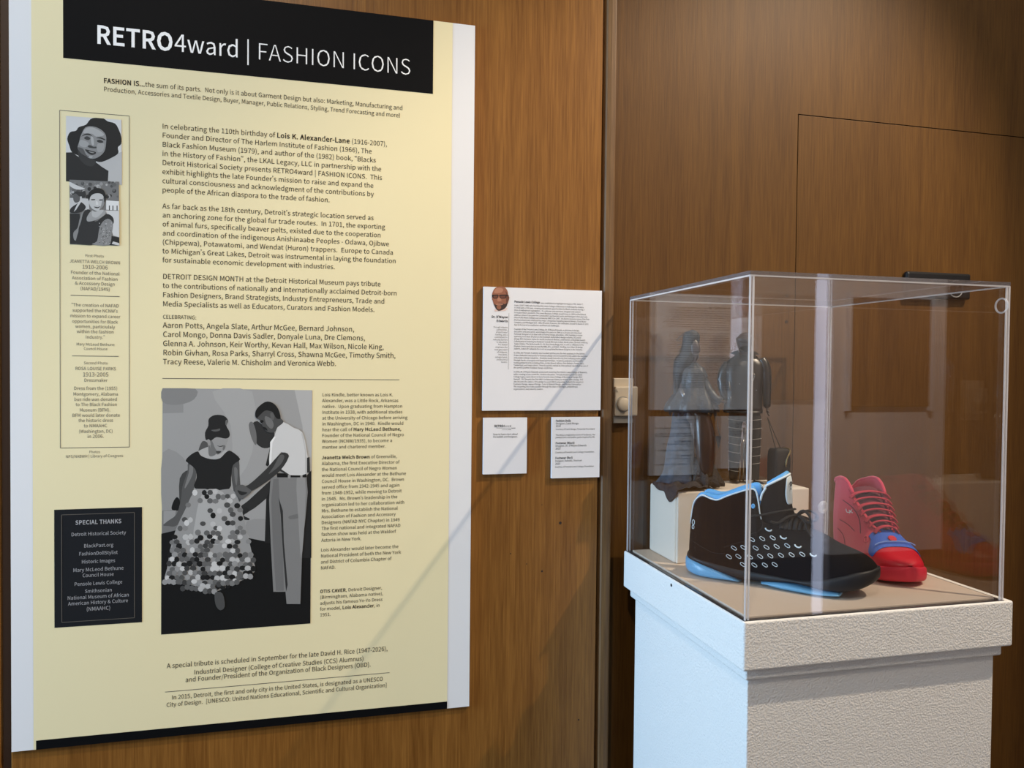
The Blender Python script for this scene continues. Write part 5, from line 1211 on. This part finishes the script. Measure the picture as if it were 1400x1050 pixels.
# tongue
rings = []
tg = [(.21, .076, .013, .003), (.195, .088, .017, .004), (.175, .102, .02, .005), (.155, .115, .026, .006), (.135, .131, .030, .006), (.117, .144, .033, .006), (.106, .154, .033, .006), (.100, .160, .029, .004)]
for i, (x, z, w, t_) in enumerate(tg):
    a = tg[max(0, i - 1)]; b = tg[min(len(tg) - 1, i + 1)]
    tv = Vector((b[0] - a[0], 0, b[1] - a[1])).normalized(); nv = Vector((tv.z, 0, -tv.x))
    rings.append([rs.w(x + nv.x * (t_ * math.sin(q) - .010 * math.cos(q) ** 2), w * math.cos(q), z + nv.z * (t_ * math.sin(q) - .010 * math.cos(q) ** 2)) for q in [2 * math.pi * k / 16 for k in range(16)]])
finish(obj('tongue', loft(rings), M['red_dark'], rd), 0, 1)['label'] = 'darker red tongue'
for k, x_ in enumerate((.122, .135, .148, .161, .174, .187, .199)):
    wv = rs.val('topw', x_) + .002; zz = rs.val('top', x_)
    for dx in (0, .006):
        pts = [rs.w(x_ + dx, -wv - .006, zz - .006), rs.w(x_ + dx, -wv * .85, zz + .004), rs.w(x_ + .002 + dx, 0, zz + .0085), rs.w(x_ + .003 + dx * .4, wv * .85, zz + .004), rs.w(x_ + .003 + dx * .4, wv + .006, zz - .006)]
        if dx == 0 or k % 2 == 0: obj('lace', tube([tuple(q) for q in spline(pts, 4)], .0032, 8, .55), M['red_lace'], rd, True)
for sg in (-1, 1):
    obj('eyestay_edge', tube([rs.side(x_, .97, sg, .0015) for x_ in np.linspace(.108, .205, 14)], .0022, 6), M['red_lace'], rd, True)
    cl = [rs.side(x_, 1, sg) + Vector((0, 0, .0003)) for x_ in xs2[1:17]]
    obj('collar_rim', tube([tuple(q) for q in spline(cl, 2)], .0036, 8), M['red_suede'], rd, True)
hm2 = [(-.004, .010), (0, .020), (.008, .028), (.03, .037), (.07, .040), (.12, .041), (.17, .046), (.21, .0515), (.24, .0525), (.265, .048), (.28, .040), (.292, .028), (.300, .016), (.304, .006)]
finish(obj('midsole', rs.sole([-.004, 0, .004, .01, .02, .035, .05, .07, .09, .12, .15, .18, .21, .235, .255, .268, .278, .287, .294, .299, .302, .304], hm2, [(-.004, .006), (.03, 0), (.2, 0), (.25, .002), (.28, .006), (.304, .012)], [(-.004, .036), (.1, .030), (.2, .030), (.26, .034), (.304, .040)]), M['red_sole'], rd), 0, 1)
Z3 = lambda x, y: (1120 + x / 5.835, 640 + y / 5.835)
for ln, mt, r_ in (([(215, 325), (222, 350), (238, 352), (250, 345)], 'trim_white', .0008), ([(238, 335), (268, 358)], 'trim_white', .0008), ([(262, 330), (242, 362)], 'trim_white', .0008),
                   ([(190, 255), (250, 300), (300, 360), (325, 430), (330, 520)], 'red_dark', .0009), ([(165, 410), (230, 450), (280, 500)], 'red_dark', .0007), ([(150, 480), (195, 540), (210, 640)], 'red_dark', .0007)):
    d_ = decal(T_rd, [Z3(*q) for q in spline(ln, 4)], r_, .0003, closed=False)
    if d_: obj('side_mark' if mt == 'trim_white' else 'seam_line', d_, M[mt], rd)
d_ = decal(T_rd, [Z3(375 + 16 * math.cos(t), 570 + 24 * math.sin(t)) for t in np.linspace(0, 6.28, 12)][:-1], .0016)
if d_: obj('side_badge', d_, M['red_lace'], rd)

# ------------------------------------------------------------------ dolls on the riser
M['doll_skin'] = mat('dark_doll_skin', (66, 54, 52), 0.35, 0.5)
M['hair'] = mat('black_doll_hair', (26, 27, 31), 0.5, bump=(1500, .6, .001))
M['leather'] = mat('black_leather', (19, 18, 18), 0.32, 0.6, bump=(500, .2, .001))
M['cape'] = mat('black_taffeta', (36, 39, 44), 0.45, 0.5, bump=(160, .5, .003))
M['train'] = mat('slate_denim', (62, 72, 86), 0.8, var=(90, (38, 44, 54)), bump=(220, .4, .002))
M['brown_leather'] = mat('dark_brown_leather', (44, 30, 24), 0.3, 0.6)
M['ragged'] = mat('black_ragged_cloth', (28, 26, 25), 0.6, bump=(300, .8, .003))
M['glove'] = mat('silver_glove', (120, 122, 128), 0.22, 0.6, metal=.55)
M['trousers'] = mat('black_trousers', (24, 23, 23), 0.6, bump=(700, .3, .001))
M['strap'] = mat('pale_strap', (140, 136, 130), 0.4)
M['silver'] = mat('silver_metal', (205, 200, 190), 0.2, metal=1)
M['brass'] = mat('brass_zip', (150, 132, 92), 0.3, metal=.8)
M['bag'] = mat('black_bag_cloth', (19, 18, 19), 0.75, bump=(800, .3, .001))
M['bag_side'] = mat('black_bag_shiny_side', (34, 33, 35), 0.4)


class Fig:
    """figure built in the upright plane through its base"""
    def __init__(s, base):
        s.b = Vector(base); d = s.b - EYE; d.z = 0; s.n = d.normalized(); s.r = Vector((s.n.y, -s.n.x, 0)); s.px = (s.b - EYE).dot(FWD) / FPX

    def at(s, x, y, off=0.0): return WP(x, y, s.b + s.n * off, s.n)

    def rings(s, rows, n=20, dep=.75, wave=None):
        """rows: (xc, y, half width in measured pixels[, depth offset])"""
        out = []
        for i, q in enumerate(rows):
            c = s.at(q[0], q[1]); hw = q[2] * s.px; off = q[3] if len(q) > 3 else 0
            R = []
            for k in range(n):
                a = 2 * math.pi * k / n; m = 1 + (wave(i, a) if wave else 0)
                R.append(c + s.r * (hw * m * math.cos(a)) + s.n * (off + hw * dep * m * math.sin(a)))
            out.append(R)
        return loft(out)


def skin_body(name, verts, edges, m, parent, root=0, sub=2):
    org = ORG[parent]
    me = bpy.data.meshes.new(name); me.from_pydata([tuple(v[0] - org) for v in verts], edges, [])
    me.materials.append(m)
    o = bpy.data.objects.new(name, me); COL.objects.link(o); o.parent = parent; ORG[o] = org
    md = o.modifiers.new('skin', 'SKIN'); md.use_smooth_shade = True
    for i, v in enumerate(verts):
        sv = me.skin_vertices[0].data[i]; sv.radius = (v[1], v[1]); sv.use_root = (i == root)
    s2 = o.modifiers.new('sub', 'SUBSURF'); s2.levels = s2.render_levels = sub
    apply_mods(o)
    if not o.data.materials: o.data.materials.append(m)
    o.data.polygons.foreach_set('use_smooth', [True] * len(o.data.polygons))
    return o


def skeleton(f, chains, hands):
    """chains: lists of (x, y, r px, off); the first chain's first point is the pelvis"""
    V, E, key = [], [], {}
    for ch in chains:
        prev = None
        for (x, y, r, off) in ch:
            k = (x, y)
            if k not in key: key[k] = len(V); V.append((f.at(x, y, off), r * f.px))
            i = key[k]
            if prev is not None and prev != i: E.append((prev, i))
            prev = i
    return V, E


def hand(f, x, y, off, d, parent, sc=1.0):
    """palm, four curled fingers of unequal length and a thumb from the side of the palm"""
    b = f.at(x, y, off); d = Vector(d).normalized(); u = f.r * d.x - Vector((0, 0, 1)) * d.y; c = u.cross(f.n).normalized()
    k = .001 * sc
    parts = [tube([b - u * 2.5 * k, b, b + u * 4 * k, b + u * 7 * k], [2.6 * k, 3.0 * k, 4.2 * k, 3.4 * k], 12, .6, c)]
    for o_, ln in ((-3.3, 6.0), (-1.1, 7.4), (1.1, 7.0), (3.2, 5.6)):
        p0 = b + u * 6 * k + f.n * o_ * k
        parts.append(tube([p0, p0 + u * ln * .5 * k + c * .4 * k, p0 + u * ln * .85 * k + c * 1.8 * k, p0 + u * ln * .9 * k + c * 3.2 * k], [1.25 * k, 1.2 * k, 1.05 * k, .7 * k], 8))
    p0 = b + u * 2 * k - f.n * 3.4 * k
    parts.append(tube([p0, p0 + u * 2.4 * k - f.n * 1.6 * k + c * k, p0 + u * 5 * k - f.n * 1.2 * k + c * 2.4 * k], [1.5 * k, 1.3 * k, .8 * k], 8))
    return obj('hand', join(*parts), M['doll_skin'], parent, True)


# ---- woman doll
FB = WZ(952, 667, RZ); F = Fig(FB)
wd_ = thing('fashion_doll', 'female fashion doll in dark cape and long trailing gown standing on white block', 'doll', (FB.x, FB.y, RZ), 'dolls on the white block')
ch = [[(944, 572, 7, 0), (945, 548, 6.5, 0), (947, 525, 9, 0), (947, 508, 6, 0), (948, 497, 3.2, 0), (948.5, 487, 6.0, 0), (949, 478, 8.4, 0), (948, 468, 7.2, 0), (947.5, 461, 4, 0)],
      [(948.5, 487, 6.0, 0), (954.5, 483, 2.2, -.002)], [(949, 478, 8.4, 0), (957.8, 479, 1.5, -.001)],
      [(947, 525, 9, 0), (936, 517, 3.6, -.004), (930, 534, 2.7, -.010), (940, 549, 2.2, -.014), (945.5, 556.5, 1.8, -.016)],
      [(947, 525, 9, 0), (960, 517, 3.6, .002), (970, 537, 2.6, 0), (984, 547, 2.0, -.003)],
      [(944, 572, 7, 0), (948, 585, 5, -.001), (957, 618, 4, -.003), (965, 655, 2.4, -.004), (970, 664.5, 1.9, -.010)],
      [(944, 572, 7, 0), (940, 586, 5, .004), (945, 620, 4, .006), (950, 655, 2.4, .006), (956, 664, 1.9, .002)]]
V_, E_ = skeleton(F, ch, [((945.5, 556.5), (.6, .8), -.016), ((984, 547), (1, .25), -.003)])
skin_body('body', V_, E_, M['doll_skin'], wd_)
hand(F, 985, 548.5, -.004, (1, .3), wd_)
hand(F, 946.5, 558.5, -.019, (.6, .8), wd_)
hr = [(947, 450.8, 1.5), (946, 452.3, 5.5), (945.5, 455, 9), (945, 459, 11), (944.5, 466, 11.3), (943, 475, 11), (941, 483, 12), (938, 490, 13.5), (935, 496, 13.5), (931.5, 504, 10.5), (928.5, 512, 8), (927, 522, 6), (925.5, 532, 5), (924, 542, 3.2), (923, 546, 1)]
fixn(obj('hair', F.rings([(x, y, w, .004 if i > 2 else .002) for i, (x, y, w) in enumerate(hr)], 24, .78, lambda i, a: .05 * math.sin(9 * a + i * .3)), M['hair'], wd_, True))
st = []
for ln in ([(935, 456), (929, 461), (925, 465.5), (931, 466)], [(933, 472), (928, 471.5), (926.5, 473)], [(932, 473), (925, 487), (921.5, 494), (920, 513), (920.4, 522), (917.6, 538), (918.7, 545)], [(931, 480), (924, 496), (923, 515), (924, 540), (921, 556)], [(940, 453), (934, 456), (931, 462)], [(953, 458), (955.5, 466), (955, 474), (954.5, 490)]):
    st.append(tube([F.at(*q, -.003) for q in spline(ln, 4)], .0007, 6))
for q in st: obj('hair_strand', q, M['hair'], wd_, True)
cp = [(948, 495.5, 5), (948.5, 499, 8), (949, 503, 13), (949, 511, 16.5), (948.5, 521, 17.5), (947.5, 530, 19), (946.5, 537, 23), (945.5, 545, 28), (944.5, 553, 32), (944, 560, 34), (944, 563, 33)]
fixn(obj('cape', F.rings(cp, 44, .62, lambda i, a: (.03 + .012 * i) * math.sin(7 * a + .6) + (.05 * math.sin(19 * a) if i > 8 else 0)), M['cape'], wd_, True))
# ragged points of cloth below the cape hem
for (x0, x1, y1, off) in ((912, 920, 570, -.010), (918, 930, 572, -.016), (928, 938, 570, -.018), (938, 952, 569, -.018), (950, 962, 568, -.016), (958, 970, 574, -.012), (966, 977, 571, -.004), (974, 981, 578, 0), (977, 987, 614, .004)):
    yt = 559 if x0 < 976 else 596
    a, b, c = F.at(x0, yt, off), F.at(x1, yt, off), F.at(.45 * x0 + .55 * x1, y1, off + .002)
    h = F.n * .0006
    obj('ragged_hem', ([a - h, b - h, c - h, a + h, b + h, c + h], [[0, 1, 2], [5, 4, 3], [0, 3, 4, 1], [1, 4, 5, 2], [2, 5, 3, 0]]), M['ragged'], wd_)
obj('sash_tail', tube([F.at(*q, .004) for q in ((980, 566), (981, 580), (984, 596), (988, 600))], [.001, .0022, .003, .0012], 8, .3), M['ragged'], wd_)
obj('glove', tube([F.at(x, y, o_) for x, y, o_ in ((930.5, 533, -.012), (935, 541.5, -.016), (940, 549.5, -.018), (944, 555, -.019), (946.5, 558.5, -.019))], [.0048, .0042, .0036, .0044, .0036], 12), M['glove'], wd_, True)['label'] = 'shiny silver glove'
obj('sleeve', tube([F.at(x, y, o_) for x, y, o_ in ((960, 520, .002), (970, 535, -.001), (979, 545, -.003), (986, 549, -.004))], [.012, .009, .0075, .009], 12), M['cape'], wd_, True)
sk_ = [(950, 560, 12), (959, 568, 11.5), (961, 578, 13), (962.5, 590, 14), (963.5, 603, 14.4), (964, 615, 13.5), (964.5, 626, 12), (965, 634, 10.5), (966, 642, 9), (967, 650, 7.5)]
fixn(obj('skirt', F.rings([(*q, -.003) for q in sk_], 28, .8, lambda i, a: .02 * math.sin(5 * a)), M['brown_leather'], wd_, True))['label'] = 'dark brown leather skirt'
fl_ = [(958, 626, 11), (959, 634, 16), (960, 643, 19), (961, 652, 22), (962, 660, 24.5), (962, 664.5, 24)]
fixn(obj('flounce', F.rings([(*q, .008) for q in fl_], 48, .62, lambda i, a: (.02 + .035 * i) * math.sin(9 * a + .4 * i) + .05 * math.sin(23 * a)), M['ragged'], wd_, True))
tr_ = [(934, 558, 11), (933.6, 567, 14), (932.5, 580, 14), (932, 592, 14.5), (930.5, 608, 17), (929.5, 624, 18.5), (929, 638, 19.5), (928.5, 648, 21), (927, 655, 24), (926, 660, 26)]
fixn(obj('overskirt', F.rings([(*q, .004) for q in tr_], 48, .55, lambda i, a: (.02 + .012 * i) * math.sin(6 * a + .5) + .02 * math.sin(13 * a + i)), M['train'], wd_, True))['label'] = 'slate blue overskirt'
# train spread over the block's left end, hanging over its edge
V_, F_ = [], []
nu, nv = 26, 22
rr = random.Random(3)
for i in range(nu + 1):
    for j in range(nv + 1):
        u, v = i / nu, j / nv
        Y = 1.438 + .105 * v
        x_in = .800 - .05 * abs(v - .3)
        hang = .006 + .022 * math.exp(-((v - .32) / .16) ** 2) + .004 * math.sin(11 * v)
        Ls = x_in - RX0 + .002; tot = Ls + hang; q = u * tot
        wr = .0035 * math.sin(7 * v * 3.1 + 5 * u) + .0025 * math.sin(17 * u + 9 * v) + .009 * (1 - u) * math.sin(math.pi * min(1, v * 1.1))
        if q < Ls: V_.append((x_in - q, Y - .012 * u * (1 - v), RZ + .0035 + abs(wr) + .004 * math.sin(math.pi * u)))
        else: V_.append((RX0 - .002 - .0015 - .3 * abs(wr), Y - .012 * u * (1 - v), RZ + .002 - (q - Ls)))
for i in range(nu):
    for j in range(nv): F_.append([i * (nv + 1) + j, (i + 1) * (nv + 1) + j, (i + 1) * (nv + 1) + j + 1, i * (nv + 1) + j + 1])
finish(obj('train', (V_, F_), mat('charcoal_train', (40, 41, 46), .7, var=(80, (30, 31, 36)), bump=(200, .5, .002)), wd_), .001, 1)['label'] = 'charcoal train hanging over the block edge'
for x, y, o_ in ((970, 665, -.010), (956, 664.5, .002)):
    a = F.at(x, y, o_); a.z = RZ + .0022
    obj('shoe', tube([a + F.r * -.008 + Vector((0, 0, .006)), a + F.r * -.002 + Vector((0, 0, .0035)), a + F.r * .004 + Vector((0, 0, .0006)), a + F.r * .0095], [.0028, .0032, .003, .0012], 10, .7), M['leather'], wd_, True)

# ---- man doll
MB = WZ(1018, 661, RZ); G = Fig(MB)
mn_ = thing('fashion_doll', 'bald male fashion doll in black leather jacket and strapped trousers standing on white block', 'doll', (MB.x, MB.y, RZ), 'dolls on the white block')
ch = [[(1016, 562, 12, 0), (1016, 540, 13, 0), (1017, 515, 15, 0), (1018, 496, 11, 0), (1018.5, 485, 6, 0), (1018.5, 476, 9.5, 0), (1018.5, 464, 16, 0), (1018.5, 457, 13, 0), (1018.5, 453.6, 4.5, 0)],
      [(1018.5, 476, 9.5, 0), (1018.5, 477.5, 4, -.011)], [(1018.5, 464, 16, 0), (1018.5, 469.5, 2.2, -.0185)],
      [(1018.5, 464, 16, 0), (1008.3, 468.5, 2, 0)], [(1018.5, 464, 16, 0), (1028.7, 468.5, 2, 0)],
      [(1018, 496, 11, 0), (997, 502, 6, 0), (990, 530, 5, -.002), (994, 547, 4, -.004)],
      [(1018, 496, 11, 0), (1042, 498, 6, 0), (1047, 530, 5, .002), (1048.5, 554, 4, .002), (1049, 559, 3.6, .002)],
      [(1016, 562, 12, 0), (1006, 574, 7, 0), (1004, 610, 6, 0), (1002.5, 648, 4, 0), (1002, 657, 3, 0)],
      [(1016, 562, 12, 0), (1030, 574, 7, 0), (1031, 610, 6, .002), (1031, 648, 4, .004), (1031, 655, 3, .004)]]
V_, E_ = skeleton(G, ch, [((994, 547), (.1, 1), -.004), ((1049, 559), (.1, 1), .002)])
skin_body('body', V_, E_, M['doll_skin'], mn_)
hand(G, 993.5, 548.5, -.006, (.1, 1), mn_)
hand(G, 1049, 559.5, .003, (.12, 1), mn_, 1.15)
jk = [(1018.5, 480.5, 8), (1018.5, 484, 9.5), (1018.5, 487, 15), (1018, 491, 20), (1018, 496, 24.5), (1017.5, 504, 27), (1017, 515, 26.5), (1016.5, 530, 25), (1016, 545, 24.5), (1015.5, 556, 25.5), (1015.5, 563, 26)]
fixn(obj('jacket', G.rings(jk, 28, .56, lambda i, a: .02 * math.sin(5 * a + i)), M['leather'], mn_, True))['label'] = 'black leather jacket'
for nm, pts, rd_ in (('sleeve', ((996, 496, 0), (991, 506, 0), (987.5, 520, -.002), (989, 534, -.004), (993, 546, -.006)), (.009, .0125, .012, .010, .0075)), ('sleeve', ((1041, 490, 0), (1045.5, 500, 0), (1047.5, 516, .002), (1048, 534, .003), (1048.5, 556, .003)), (.008, .0115, .0115, .0095, .0075))):
    obj(nm, tube([G.at(*q) for q in spline(pts, 4)], list(np.interp(np.linspace(0, 4, 17), range(5), rd_)), 14), M['leather'], mn_, True)
for sg, pts in ((-1, [(1009.5, 479), (1003, 480.5), (998.5, 483.5), (1005, 485), (1003, 490), (1015, 497)]), (1, [(1027.5, 479), (1033, 480.5), (1038.5, 485), (1033, 485), (1034, 490), (1022, 497)])):
    P = [G.at(x, y, -.021 + .012 * abs(x - 1018.5) / 20) for x, y in pts]; Q = [p_ + G.n * .010 for p_ in P]; n = len(P)
    obj('collar', (P + Q, [list(range(n)), list(range(2 * n - 1, n - 1, -1))] + [[k, (k + 1) % n, n + (k + 1) % n, n + k] for k in range(n)]), M['leather'], mn_)
for c in ((1011, 525), (1034, 533.5)): obj('jacket_stud', cyl(G.at(*c, -.0235), G.n, .0011, .0012, 12), M['silver'], mn_)
for c0, c1 in (((997, 521), (998, 535)), ((999, 542), (999.5, 548))): obj('sleeve_zip', tube([G.at(*c0, -.0185), G.at(.5 * (c0[0] + c1[0]), .5 * (c0[1] + c1[1]), -.019), G.at(*c1, -.0185)], [.0006, .0014, .0006], 8), M['silver'], mn_)
obj('chain', tube([G.at(*q, -.0235) for q in spline([(1028, 512), (1030.5, 511), (1032, 514), (1029.5, 521), (1027.5, 524), (1027, 518)], 4)], .0009, 6), M['silver'], mn_, True)
lg = {'l': [(1008, 560, 10), (1006.5, 570, 10), (1005.5, 582, 9), (1004.5, 600, 7.8), (1003.5, 620, 7), (1003, 640, 6.2), (1002.5, 655, 5.8)], 'r': [(1027, 560, 10), (1029, 570, 10.5), (1031, 582, 9.5), (1031.5, 600, 8.5), (1031, 620, 7.6), (1031, 640, 7), (1031, 655, 7)]}
for k, rows in lg.items():
    fixn(obj('trouser_leg', G.rings(rows, 20, .85, lambda i, a: .03 * math.sin(4 * a + 2 * i)), M['trousers'], mn_, True))
    ys = (574, 585, 597, 607, 618, 631, 643) if k == 'l' else (574, 586, 600, 611, 623, 633.5)
    for y in ys:
        xc = float(np.interp(y, [q[1] for q in rows], [q[0] for q in rows])); hw = (float(np.interp(y, [q[1] for q in rows], [q[2] for q in rows])) + .5) * G.px
        c = G.at(xc, y); t = 1 if k == 'r' else -1
        obj('leg_strap', tube([c + G.r * hw * math.cos(a) + G.n * hw * .88 * math.sin(a) + Vector((0, 0, .0018 * t * math.cos(a))) for a in np.linspace(0, 2 * math.pi, 20, endpoint=False)], .0006, 6, closed=True), M['strap'], mn_)
obj('belt', tube([G.at(1015.8, 563) + G.r * .0265 * 1.5 * math.cos(a) * .98 + G.n * .0235 * math.sin(a) for a in np.linspace(0, 2 * math.pi, 24, endpoint=False)], .0028, 8, closed=True), M['leather'], mn_, True)
for x, y, dx, off in ((1004, 661.5, .010, -.004), (1036, 658.5, .014, 0)):
    a = G.at(x, y, off); a.z = RZ + .0034
    obj('shoe', tube([a + G.r * -.010 + Vector((0, 0, .003)), a + G.r * -.004 + Vector((0, 0, .0012)), a + G.r * (dx * .5) - G.n * .006, a + G.r * dx - G.n * .011], [.0046, .0046, .0042, .0018], 12, .75), M['leather'] if x < 1020 else M['leather'], mn_, True)
sb = WZ(1014, 660, RZ)
sd = thing('doll_stand', 'thin silver rod doll stand between the legs of the male doll', 'stand', (sb.x, sb.y, RZ))
S2 = Fig(sb + G.n * .004)
obj('stand_base', cyl(S2.b + Vector((0, 0, .001)), (0, 0, 1), .013, .002, 28, .0005), M['silver'], sd)
for x in (1011.3, 1016.2): obj('rod', tube([S2.at(x, 659.5), S2.at(x + .6, 620), S2.at(x + 1.0, 585)], .0016, 10), M['silver'], sd, True)

# ---- bag held by the man doll
BB = WZ(1066, 662, RZ); BB.y += .006
view = (BB - EYE); view.z = 0; view.normalize()
bg = thing('doll_bag', 'small black doll bag with brass zip and two cords beside the male doll', 'bag', (BB.x, BB.y, RZ))
ax = Matrix.Rotation(math.radians(40), 3, 'Z') @ Vector((view.y, -view.x, 0)); ay = Vector((-ax.y, ax.x, 0))     # ax along the broad face


def bagbox(w, d, h, n=40, ex=.35):
    rings = []
    for z, s_ in ((0, .86), (.003, .95), (.012, 1.0), (.5 * h, 1.03), (h - .016, 1.0), (h - .006, .93), (h - .001, .80), (h, .6)):
        R = []
        for k in range(n):
            a = 2 * math.pi * k / n; c, sn = math.cos(a), math.sin(a)
            R.append(BB + ax * (w / 2 * s_ * math.copysign(abs(c) ** ex, c)) + ay * (d / 2 * (s_ if z > .5 * h else 1) * math.copysign(abs(sn) ** ex, sn)) + Vector((0, 0, z)))
        rings.append(R)
    return loft(rings)


hb = .079
obj('bag_body', bagbox(.040, .034, hb), M['bag'], bg, True)
fa = lambda u, z, o_=.0: BB + ax * u - ay * (.0172 + o_) + Vector((0, 0, z))
sdp = lambda v, z, o_=.0: BB + ax * (.0206 + o_) + ay * v + Vector((0, 0, z))
obj('side_pocket', join(loft([[sdp(-.012, .006, .0), sdp(.012, .006, .0), sdp(.012, .062, .0), sdp(-.012, .062, .0)], [sdp(-.011, .008, .003), sdp(.011, .008, .003), sdp(.011, .058, .003), sdp(-.011, .058, .003)]])), M['bag_side'], bg)
obj('zip', tube([tuple(q) for q in spline([fa(.006, .046), fa(.009, .060, .001), fa(.016, .072, .0005), sdp(-.010, .0775, -.002), sdp(.004, .0785, -.003), sdp(.012, .073, -.001)], 5)], .0019, 8), M['brass'], bg, True)['label'] = 'curved brass zip'
obj('zip_pull', tube([fa(.0065, .047, .001), fa(.004, .043, .001), fa(.0055, .040, .001)], .0016, 8), M['brass'], bg)
obj('front_zip', tube([fa(.006, .008, .0004), fa(.0065, .018, .0006)], .0012, 8), M['brass'], bg)
hd = G.at(1049.5, 571, .002)
for u in (-.013, .001):
    e_ = BB + ax * u - ay * .006 + Vector((0, 0, hb - .001))
    obj('cord', tube([hd, hd.lerp(e_, .5) + Vector((0, 0, -.001)), e_], .0007, 6), M['bag'], bg)
